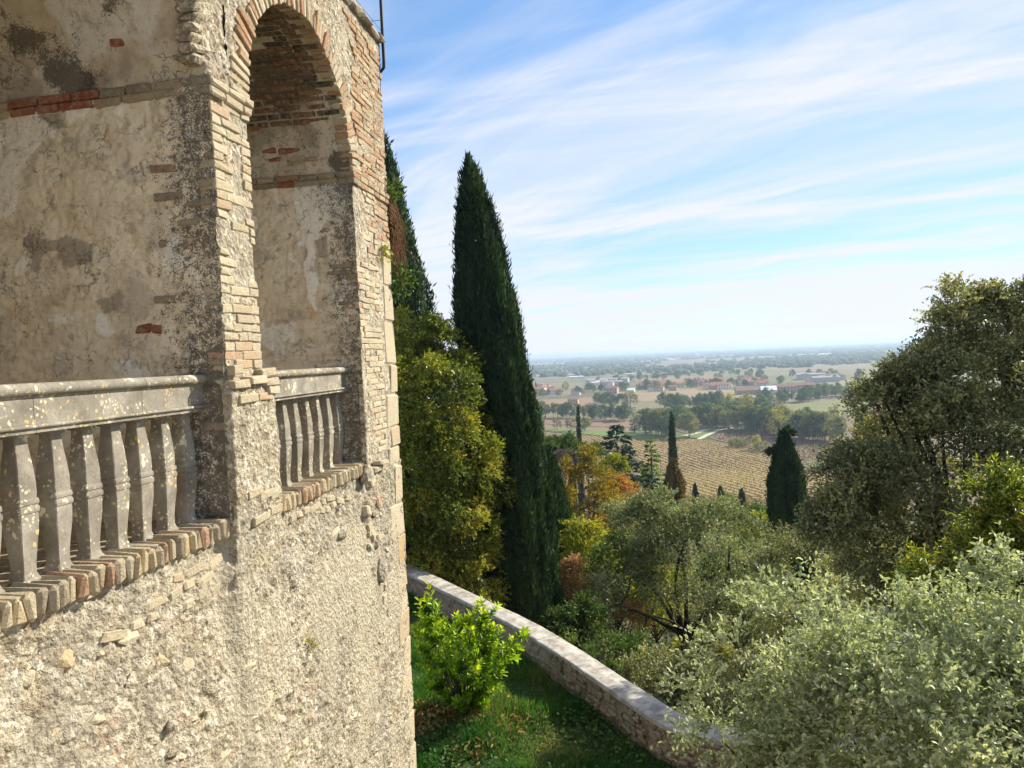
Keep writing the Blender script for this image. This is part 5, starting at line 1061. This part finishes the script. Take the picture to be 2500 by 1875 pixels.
def track(pts, wd):
    P = catmull([(p.x, p.y) for p in (zq(*q_) for q_ in pts)], 8); T = np.gradient(P, axis=0); T /= np.linalg.norm(T, axis=1)[:, None]; N = np.stack([-T[:, 1], T[:, 0]], -1)
    V = np.stack([P - N*wd/2, P + N*wd/2], 1).reshape(-1, 2); V = np.concatenate([V, (terrain(V[:, 0], V[:, 1]) + .62)[:, None]], 1); i = np.arange(len(P) - 1)*2
    o = link('farm_track', npmesh('farm_track', V, np.stack([i, i + 2, i + 3, i + 1], -1), tm)); o['kind'] = 'structure'
track([(930, 632), (985, 620), (1040, 600), (1090, 592), (1150, 586), (1215, 570), (1300, 560)], 5); track([(1010, 652), (1050, 630), (1110, 606), (1190, 588)], 3.5)
vm = m_leaf('vine_leaf', [(0, (0.11, 0.065, 0.035)), (.4, (0.24, 0.165, 0.07)), (.75, (0.29, 0.22, 0.085)), (1, (0.22, 0.23, 0.06))], .3, .7, .1)
vm2 = m_leaf('vine_leaf_dark', [(0, (0.07, 0.045, 0.04)), (.5, (0.13, 0.085, 0.06)), (1, (0.12, 0.12, 0.05))], .3, .7, .1)
def vines(poly, ang, mat, label, sp, dens, shift, maxd=900):
    P = np.array(poly); c, s_ = math.cos(ang), math.sin(ang); U = P @ np.array([c, s_]); Wv = P @ np.array([-s_, c]); pts = []
    for wv_ in np.arange(Wv.min(), Wv.max(), sp):
        u = np.arange(U.min(), U.max(), 1/dens); u = u + rng.uniform(-.4, .4, len(u)); x = u*c - wv_*s_; y = u*s_ + wv_*c; k = inpoly(x, y, poly) & (np.hypot(x, y) > 150) & (np.abs(np.arctan2(x, y)) < .75)
        pts.append(np.stack([x[k], y[k]], -1))
    X_ = np.concatenate(pts); gap = fbm(np.concatenate([X_*.03, X_[:, :1]*0], 1), 3, 77); X_ = X_[rng.uniform(size=len(X_)) < np.clip(1.3 - gap*.8, .3, 1)]
    n = len(X_); z = terrain(X_[:, 0], X_[:, 1]) + .3; P3 = np.stack([X_[:, 0] + rng.normal(size=n)*.12, X_[:, 1] + rng.normal(size=n)*.12, z + rng.uniform(.35, .8, n)], -1)
    D = unit(np.array([c*1.3, s_*1.3, .35]) + rng.normal(size=(n, 3))*.35); v = np.clip(.45 + (fbm(np.concatenate([X_*.02, X_[:, :1]*0], 1), 3, 78) - .5)*1.6 + rng.normal(size=n)*.25, 0, 1)
    me1 = leaf_mesh('vine_rows', P3, D, unit(rdir(n)*.6 + np.array([-s_, c, .25])), rng.uniform(.8, 1.5, n), rng.uniform(.5, 1.0, n), v, mat); tag(link('vine_rows', me1), label, None, None, 'stuff')
vines(pa, ang_a, vm, 'rows of brown autumn vines on the near slope of the plain', 3.6, 1.9, 0)
vines(pb, ang_b, vm2, 'rows of dull purple-brown vines beyond the farm track', 3.6, 1.5, 0)

# ------------------------------------------------------------------ trees of the plain: a few kinds, each built once and copied
def proto_tree(kind, mat, H, rx, rz, nc, n, L, seed, trunk=.25):
    root = link(kind, None); cl = clump_ellipsoid((0, 0, H - rz), (rx, rx, rz), nc, rx*.36, .55, -.8)
    P, D, N, ids = twig_cloud(cl, n, 5, rx*.34, .2, 1.0, .9, np.array((0, 0, H - rz*1.2))); m = len(P)
    link('crown', leaf_mesh('crown', P, D, N, L*rng.uniform(.7, 1.3, m), L*.75, lv(m, ids, .4, .6), mat), root)
    pt = [tube([(0, 0, -.5), (.1, 0, (H - rz)*.6), (0, .1, H - rz*.6)], [trunk, trunk*.8, trunk*.3], 6)] + [tube([(0, 0, (H - rz)*.7), cl[k, :3]*[.5, .5, 1], cl[k, :3]], [trunk*.5, trunk*.3, .04], 4) for k in range(6)]
    link('trunk', npmesh('trunk', *join(pt), M['bark'], True), root); return root
F_MATS = {}
for k, g_ in dict(fgreen=[(0, (0.052, 0.094, 0.033)), (.5, (0.113, 0.170, 0.056)), (1, (0.209, 0.264, 0.092))], folive=[(0, (0.096, 0.113, 0.040)), (.5, (0.192, 0.217, 0.070)), (1, (0.313, 0.320, 0.100))], fblue=[(0, (0.042, 0.079, 0.047)), (.5, (0.084, 0.139, 0.077)), (1, (0.148, 0.208, 0.108))], fyel=[(0, (0.209, 0.208, 0.049)), (.5, (0.418, 0.395, 0.083)), (1, (0.592, 0.510, 0.100))], fbrn=[(0, (0.157, 0.133, 0.075)), (.5, (0.260, 0.217, 0.117)), (1, (0.348, 0.293, 0.151))]).items():
    F_MATS[k] = m_leaf('far_' + k, g_, .3, .7, .1)
KINDS = {'green': ('leafy_tree', proto_tree('leafy_tree', F_MATS['fgreen'], 13, 4.6, 5.2, 34, 13, .85, 1)), 'olive': ('olive_green_tree', proto_tree('olive_green_tree', F_MATS['folive'], 12, 4.2, 4.9, 30, 13, .8, 2)), 'blue': ('dark_tree', proto_tree('dark_tree', F_MATS['fblue'], 14, 5.0, 5.8, 36, 14, .85, 3)),
         'yellow': ('yellow_tree', proto_tree('yellow_tree', F_MATS['fyel'], 12, 3.6, 5.0, 26, 13, .75, 4)), 'brown': ('brown_tree', proto_tree('brown_tree', F_MATS['fbrn'], 11, 4.0, 4.4, 24, 11, .7, 5)), 'poplar': ('poplar_tree', proto_tree('poplar_tree', F_MATS['folive'], 18, 2.0, 8.0, 30, 13, .75, 6)), 'bush': ('field_bush', proto_tree('field_bush', F_MATS['folive'], 4, 2.6, 2.0, 16, 12, .5, 7, .1))}
USED = set()
def plant(kind, p, h=None, label=None, group=None):
    nm, src = KINDS[kind]; s_ = (h or 12)/{'green': 13, 'olive': 12, 'blue': 14, 'yellow': 12, 'brown': 11, 'poplar': 18, 'bush': 4}[kind]
    kids = [o for o in src.children if o.name in KID[kind]]
    if kind in USED:
        r = src.copy(); C.objects.link(r)
        for ch in kids:
            c_ = ch.copy(); C.objects.link(c_); c_.parent = r
    else: r = src; USED.add(kind)
    r.matrix_basis = Matrix.Translation((p.x, p.y, float(terrain(p.x, p.y)) + .2)) @ Matrix.Rotation(random.uniform(0, 6.28), 4, 'Z') @ Matrix.Diagonal((s_*random.uniform(.85, 1.2), s_*random.uniform(.85, 1.2), s_, 1))
    tag(r, label, 'bush' if kind == 'bush' else 'tree', group); return r
KID = {k: [o.name for o in v[1].children] for k, v in KINDS.items()}
WORD = {'green': 'green leafy tree', 'olive': 'olive-green tree', 'blue': 'dark bluish-green tree', 'yellow': 'yellow autumn tree', 'brown': 'brownish half-bare tree', 'poplar': 'tall narrow poplar', 'bush': 'low rounded bush'}
def tree_line(pts, n, kinds, h0, h1, where, jit=14, dbl=9):
    P = catmull([(p.x, p.y) for p in (zq(*q_) for q_ in pts)], 10); cs_ = np.concatenate([[0], np.cumsum(np.linalg.norm(np.diff(P, axis=0), axis=1))])
    for k in range(n):
        s_ = cs_[-1]*(k + random.uniform(.2, .8))/n; x = np.interp(s_, cs_, P[:, 0]) + random.uniform(-jit, jit)*.4; y = np.interp(s_, cs_, P[:, 1]) + random.uniform(-dbl, dbl)
        kd = random.choice(kinds); plant(kd, Vector((x, y, 0)), random.uniform(h0, h1), WORD[kd] + ' ' + where, 'trees ' + where)
tree_line([(925, 565), (1000, 572), (1100, 590), (1200, 584), (1300, 600), (1400, 615), (1500, 634), (1600, 645), (1700, 652), (1790, 668)], 46, ['green', 'olive', 'blue', 'green', 'olive', 'brown'], 11, 17, 'in the belt behind the vineyard', 14, 16)
tree_line([(1180, 560), (1300, 565), (1420, 580), (1560, 600), (1680, 620)], 18, ['olive', 'blue', 'yellow', 'green'], 10, 16, 'at the back of the belt behind the vineyard', 14, 16)
tree_line([(110, 520), (180, 528), (320, 534), (450, 538), (620, 548)], 24, ['olive', 'green', 'blue', 'poplar', 'olive'], 10, 15, 'in the hedgerow at far left', 12, 12)
tree_line([(830, 482), (900, 486), (980, 482), (1060, 478), (1130, 472)], 15, ['blue', 'green', 'olive', 'blue'], 10, 16, 'in the copse left of the middle field', 12, 14)
tree_line([(1150, 478), (1240, 486), (1330, 492), (1400, 482)], 9, ['yellow', 'olive', 'olive', 'brown'], 9, 14, 'in the light hedge of the middle field', 10, 10)
tree_line([(1365, 462), (1460, 452), (1560, 443), (1700, 428), (1800, 415), (1930, 400)], 30, ['blue', 'green', 'blue', 'olive'], 10, 15, 'in the dark hedge right of the barns', 10, 16)
tree_line([(440, 450), (500, 462), (560, 470), (640, 478)], 8, ['blue', 'green', 'brown'], 11, 17, 'beside the pink house', 10, 10)
tree_line([(700, 612), (790, 622), (870, 632), (950, 630)], 9, ['olive', 'green', 'yellow', 'brown', 'olive'], 13, 19, 'between the cedars and the farm track', 10, 14)
tree_line([(110, 575), (160, 590)], 3, ['olive', 'green'], 9, 13, 'at the edge by the tall cypress', 6, 6)
for x, y, kd, h, lab in ((245, 597, 'brown', 9, 'small brown tree next to the left power pole'), (320, 602, 'brown', 9, 'small brown tree left of the far slender cypress'), (395, 605, 'olive', 10, 'small round tree right of the far slender cypress'), (1440, 640, 'yellow', 17, 'yellow-green tree bulging out of the belt'), (1275, 520, 'yellow', 17, 'tall yellow tree standing above the belt'), (1350, 520, 'blue', 15, 'round dark tree beside the tall yellow one'),
                     (1690, 650, 'yellow', 13, 'yellowish tree at the right end of the belt'), (1205, 690, 'bush', 4.5, 'low bush in the dark vineyard'), (1240, 693, 'bush', 4, 'second low bush in the dark vineyard'), (1320, 705, 'yellow', 8, 'yellow-topped small tree in the dark vineyard'), (1350, 715, 'bush', 5, 'bush below the yellow-topped small tree'), (840, 630, 'yellow', 7, 'small orange-yellow tree at the foot of the cedars'), (290, 385, 'yellow', 14, 'yellow poplar among the houses at left'), (1280, 335, 'brown', 16, 'brownish tree behind the village'), (1115, 340, 'brown', 15, 'brown tree at the back of the village'), (1880, 345, 'green', 18, 'lone round green tree in the yellow field'), (1740, 560, 'yellow', 12, 'pale yellow tree by the green vineyard')):
    plant(kd, zq(x, y), h, lab, 'single trees on the plain')
for x, y, h, r, lab in ((662, 612, 19, 5.2, 'left of the two dark cedars beyond the vineyard'), (742, 610, 18, 5.0, 'right of the two dark cedars beyond the vineyard')):
    p = zq(x, y); conifer('cedar', lab, (p.x, p.y, float(terrain(p.x, p.y))), h, r, LM['cedar'], 12, 16, 1.6, .7, .1)
tree_line([(420, 385), (480, 392), (560, 388), (640, 376)], 10, ['blue', 'green', 'olive'], 9, 13, 'around the pink farm', 16, 20)
tree_line([(100, 415), (200, 418), (300, 412), (360, 405)], 10, ['blue', 'olive', 'brown'], 8, 12, 'between the houses at far left', 20, 25)
tree_line([(690, 378), (820, 382), (930, 372), (1050, 362), (1180, 366), (1300, 352), (1440, 350)], 30, ['blue', 'green', 'olive', 'brown', 'poplar'], 8, 15, 'among the village houses', 24, 40)
tree_line([(450, 345), (580, 338), (700, 330), (860, 322)], 14, ['blue', 'olive', 'green'], 9, 14, 'behind the first houses', 30, 40)
tree_line([(880, 310), (1000, 308), (1180, 300), (1400, 318), (1600, 310), (1840, 318)], 22, ['blue', 'green', 'olive', 'brown'], 9, 15, 'beyond the village', 40, 60)

# far woods and hedges that read as one mass
n = 27000; az = rng.uniform(-.55, .75, n); dd = 1750*np.exp(rng.uniform(0, 1, n)**.85*2.85); x, y = dd*np.sin(az), dd*np.cos(az)
w1 = fbm(np.stack([x/520, y/780, x*0], -1), 4, 101); w2 = np.abs(fbm(np.stack([x/700, y/420, x*0 + 3], -1), 2, 102) - .5)
lim = .54 - .10*sst(dd, 2400, 5200); band = sst(dd, 2050, 2350)*(1 - sst(dd, 3000, 3700)); ok = (w1 + band*.16 > lim) | (w2 < .010); ok &= rng.uniform(size=n) < .9; x, y, dd = x[ok], y[ok], dd[ok]; n = len(x)
r = rng.uniform(7, 14, n)*np.clip(dd/3500, .9, 3.2); h = rng.uniform(6, 13, n)*np.clip(dd/6000, 1, 1.5); a = np.linspace(0, 2*np.pi, 7)[:-1][None] + rng.uniform(0, 1, (n, 1))
ring0 = np.stack([x[:, None] + np.cos(a)*r[:, None]*rng.uniform(.8, 1.2, (n, 6)), y[:, None] + np.sin(a)*r[:, None]*rng.uniform(.8, 1.2, (n, 6)), np.full((n, 6), -60.3)], -1)
ring1 = ring0.copy(); ring1[..., 0] += (x[:, None] - ring1[..., 0])*rng.uniform(-.15, .25, (n, 6)); ring1[..., 1] += (y[:, None] - ring1[..., 1])*rng.uniform(-.15, .25, (n, 6)); ring1[..., 2] = -60 + h[:, None]*rng.uniform(.45, .8, (n, 6))
tp = np.stack([x + rng.normal(size=n)*r*.2, y + rng.normal(size=n)*r*.2, -60 + h], -1)[:, None]
V = np.concatenate([ring0, ring1, tp], 1).reshape(-1, 3); b = np.arange(n)[:, None]*13; k = np.arange(6); k2 = (k + 1) % 6
F = np.concatenate([np.stack([b + k, b + k2, b + 6 + k2, b + 6 + k], -1).reshape(-1, 4)]); F2 = np.stack([b + 6 + k, b + 6 + k2, b + 12 + 0*k, b + 12 + 0*k], -1).reshape(-1, 4)
me = bpy.data.meshes.new('distant_woods'); FA = F.astype(np.int32); FB = F2[:, :3].astype(np.int32); lo = np.concatenate([FA.ravel(), FB.ravel()])
me.vertices.add(len(V)); me.vertices.foreach_set('co', V.astype(np.float32).ravel()); me.loops.add(len(lo)); me.loops.foreach_set('vertex_index', lo); me.polygons.add(len(FA) + len(FB))
me.polygons.foreach_set('loop_start', np.concatenate([np.arange(len(FA))*4, len(FA)*4 + np.arange(len(FB))*3]).astype(np.int32)); me.polygons.foreach_set('loop_total', np.concatenate([np.full(len(FA), 4), np.full(len(FB), 3)]).astype(np.int32)); me.update(calc_edges=True)
at_ = me.attributes.new('v', 'FLOAT', 'FACE'); tv = np.clip(rng.normal(.45, .22, n) + .5*(fbm(np.stack([x/300, y/300, x*0], -1), 2, 5) - .5), 0, 1); at_.data.foreach_set('value', np.concatenate([np.repeat(tv, 6), np.repeat(tv, 6)]).astype(np.float32))
me.materials.append(m_leaf('far_wood', [(0, (0.045, 0.068, 0.036)), (.5, (0.09, 0.12, 0.055)), (.8, (0.15, 0.16, 0.07)), (1, (0.21, 0.19, 0.08))], .1, .9, .05)); tag(link('distant_woods', me), 'bluish woods and hedges reaching across the plain to the horizon', None, None, 'stuff')

# ------------------------------------------------------------------ houses, barns and sheds of the village
def m_flat(name, c, rough=.9):
    m, t, b = new_mat(name); p = pos(t); t.links.new(mixc(t, mth(t, 'MULTIPLY', noise(t, p, .6, 4), .4), c, tuple(q_*.7 for q_ in c)), b.inputs['Base Color']); b.inputs['Roughness'].default_value = rough; return m
HW = {'white': m_flat('white_render', (0.72, 0.69, 0.63)), 'cream': m_flat('cream_render', (0.60, 0.52, 0.38)), 'pink': m_flat('pink_render', (0.52, 0.33, 0.26)), 'grey': m_flat('grey_render', (0.45, 0.44, 0.43)), 'stone': m_flat('field_stone', (0.38, 0.32, 0.25))}
HR = {'red': m_flat('clay_roof', (0.34, 0.15, 0.09)), 'brown': m_flat('brown_roof', (0.26, 0.16, 0.11)), 'white': m_flat('pale_sheet_roof', (0.72, 0.73, 0.75)), 'grey': m_flat('grey_roof', (0.30, 0.30, 0.32))}
wm = m_flat('dark_window', (0.05, 0.05, 0.06), .3)
def proto_house(kind, w, d, h, rh, wall, roof, storeys=2, win=4, chimney=True):
    root = link(kind, None); v, f = box_vf(-w/2, w/2, -d/2, d/2, -.5, h); f = f.tolist()
    v = np.concatenate([v, [(-w/2, 0, h + rh), (w/2, 0, h + rh)]]); f = [tuple(q_) for q_ in f if tuple(q_) != (4, 5, 7, 6)] + [(4, 8, 6), (5, 7, 9)]
    link('wall', mesh('wall', v, f, HW[wall]), root); e = .5; k = rh/(d/2)
    V = []
    for sx in (-w/2 - e, w/2 + e):
        V += [(sx, -d/2 - e, h - e*k + .02), (sx, 0, h + rh + .02), (sx, d/2 + e, h - e*k + .02), (sx, d/2 + e, h - e*k + .22), (sx, 0, h + rh + .25), (sx, -d/2 - e, h - e*k + .22)]
    F = [(i, (i + 1) % 6, 6 + (i + 1) % 6, 6 + i) for i in range(6)] + [(5, 4, 3, 2, 1, 0), (6, 7, 8, 9, 10, 11)]
    rf = link('roof', mesh('roof', V, F, HR[roof]), root)
    if chimney: link('chimney', mesh('chimney', *box_vf(w*.2, w*.2 + .7, d*.1, d*.1 + .7, h + rh*.4, h + rh + 1.0), HW[wall]), rf)
    for s_ in range(storeys):
        for i in range(win):
            x_ = -w/2 + w*(i + .5)/win; z_ = 1.0 + s_*2.9; link('window', mesh('window', *box_vf(x_ - .5, x_ + .5, -d/2 - .03, -d/2 + .1, z_, z_ + 1.4), wm), root)
    return root
HK = {'white_house': proto_house('white_house', 13, 9, 6.2, 2.0, 'white', 'red'), 'cream_house': proto_house('cream_house', 15, 9, 6.0, 2.2, 'cream', 'red', 2, 5), 'pink_house': proto_house('pink_house', 12, 9, 6.4, 2.1, 'pink', 'brown'), 'stone_farmhouse': proto_house('stone_farmhouse', 26, 9, 6.2, 2.4, 'stone', 'brown', 2, 7), 'white_shed': proto_house('white_shed', 46, 18, 6.5, 1.6, 'white', 'white', 1, 6, False), 'grey_shed': proto_house('grey_shed', 40, 18, 7, 2.0, 'grey', 'grey', 1, 6, False), 'brown_barn': proto_house('brown_barn', 44, 17, 5.0, 4.0, 'stone', 'brown', 1, 6, False), 'white_barn': proto_house('white_barn', 18, 20, 5.5, 4.4, 'white', 'white', 1, 3, False)}
HKID = {k: [o.name for o in v.children] for k, v in HK.items()}; HU = set()
def house(kind, x, y, label, group, s_=1.0, rz=None, parts=True):
    src = HK[kind]; p = zq(x, y); kids = [o for o in src.children if o.name in HKID[kind]]
    if kind in HU:
        r = src.copy(); C.objects.link(r)
        for ch in kids if parts else [o for o in kids if o.name.split('.')[0] in ('wall', 'roof')]:
            c_ = ch.copy(); C.objects.link(c_); c_.parent = r
            if parts:
                for g_ in ch.children: d_ = g_.copy(); C.objects.link(d_); d_.parent = c_
    else: r = src; HU.add(kind)
    r.matrix_basis = Matrix.Translation((p.x, p.y, float(terrain(p.x, p.y)) + .3)) @ Matrix.Rotation(rz if rz is not None else random.choice((-.35, -.2, .1, 1.3)) + random.uniform(-.1, .1), 4, 'Z') @ Matrix.Diagonal((s_, s_, s_, 1))
    tag(r, label, 'house' if 'house' in kind else 'shed' if 'shed' in kind else 'barn', group); return r
house('brown_barn', 1305, 403, 'long barn with brown roof at the front of the village', None, 1.0, -.15); house('white_barn', 1385, 404, 'white gabled barn beside the long brown one', None, 1.0, -.2)
house('stone_farmhouse', 1470, 392, 'long farmhouse right of the white gabled barn', None, 1.1, -.1); house('stone_farmhouse', 1560, 386, 'farmhouse with red roof at the right end of the barns', None, 1.2, -.05)
house('pink_house', 332, 462, 'lone pink house behind the left hedgerow', None, 1.0); house('pink_house', 545, 402, 'pink farm in front of the village', None, 1.3); house('white_barn', 645, 392, 'small white domed shed before the village', None, .55)
house('white_house', 345, 408, 'white house on its own at the left of the plain', None, 1.0); house('grey_shed', 1690, 338, 'wide shed with red-brown roof in the yellow field', None, 1.0, -.1)
for kset, lab, grp, boxes in ((['cream_house', 'pink_house', 'white_house'], 'at the far left of the plain', 'houses at far left', [(105, 370, 255, 422, 12)]), (['white_house', 'cream_house', 'grey_shed'], 'in the hamlet left of the village', 'hamlet houses', [(430, 338, 580, 362, 9)]),
        (['cream_house', 'white_house', 'pink_house', 'stone_farmhouse'], 'in the left half of the village', 'village houses', [(690, 356, 930, 394, 19)]), (['cream_house', 'white_house', 'pink_house', 'cream_house'], 'in the right half of the village', 'village houses', [(985, 343, 1190, 380, 17), (1205, 334, 1360, 366, 11)]),
        (['cream_house', 'grey_shed', 'pink_house'], 'behind the barns at right', 'houses behind the barns', [(1540, 310, 1760, 344, 12)])):
    for x0, y0, x1, y1, n_ in boxes:
        for k in range(n_):
            kd = random.choice(kset); nm = {'cream_house': 'cream house with red roof', 'white_house': 'white house with red roof', 'pink_house': 'pink house with brown roof', 'stone_farmhouse': 'long stone farmhouse', 'grey_shed': 'grey shed'}[kd]
            house(kd, random.uniform(x0, x1), random.uniform(y0, y1), nm + ' ' + lab, grp, random.uniform(.85, 1.15))
for x, y in ((160, 308), (205, 305), (255, 306), (315, 304), (345, 320), (470, 352), (500, 350), (640, 300)): house('white_shed', x + random.uniform(-4, 4), y, 'bright white industrial shed at left behind the houses', 'white sheds', random.uniform(.5, .8), random.uniform(-.3, .1), False)
for x, y in ((110, 243), (150, 246), (205, 242), (260, 244), (690, 236), (740, 230), (765, 226), (850, 220), (870, 222), (1075, 246), (1200, 168), (1225, 168), (1420, 192), (1445, 191), (1570, 196), (1610, 195), (1660, 197), (1690, 194), (1010, 196), (930, 188), (560, 205), (480, 212), (1330, 212)): house('white_shed', x, y, 'tiny pale shed far out on the plain', 'far pale sheds', random.uniform(.6, 1.2), random.uniform(-.3, .1), False)
# power poles
cm = m_flat('concrete', (0.42, 0.40, 0.37))
for x, y, lab in ((238, 617, 'left concrete power pole in the brown field'), (584, 600, 'right concrete power pole by the cedars')):
    p = zq(x, y); z0 = float(terrain(p.x, p.y)); t = thing('power_pole', lab, 'pole', (p.x, p.y, z0)); b3 = np.array((p.x, p.y, z0))
    link('mast', npmesh('mast', *tube([b3 - [0, 0, .5], b3 + [0, 0, 11]], [.26, .16], 8), cm, True), t); link('crossarm', mesh('crossarm', *box_vf(p.x - 1.1, p.x + 1.1, p.y - .08, p.y + .08, z0 + 10.0, z0 + 10.25), cm), t)
    for dx in (-.9, 0, .9): link('insulator', npmesh('insulator', *tube([b3 + [dx, 0, 10.25], b3 + [dx, 0, 10.7]], [.08, .05], 6), cm), t)

# ------------------------------------------------------------------ the air between here and the horizon
hm = bpy.data.materials.new('autumn_haze'); hm.use_nodes = True; t = hm.node_tree; t.nodes.clear(); pv_ = nd(t, 'ShaderNodeVolumePrincipled')
pv_.inputs['Color'].default_value = (0.54, 0.69, 0.90, 1); pv_.inputs['Density'].default_value = 1.6e-4; pv_.inputs['Anisotropy'].default_value = 0.25
t.links.new(pv_.outputs[0], nd(t, 'ShaderNodeOutputMaterial').inputs['Volume'])
tag(link('haze', mesh('haze', *box_vf(-46000, 46000, -44000, 46000, -62, 12), hm)), 'thin bluish autumn haze over the whole plain', None, None, 'stuff')
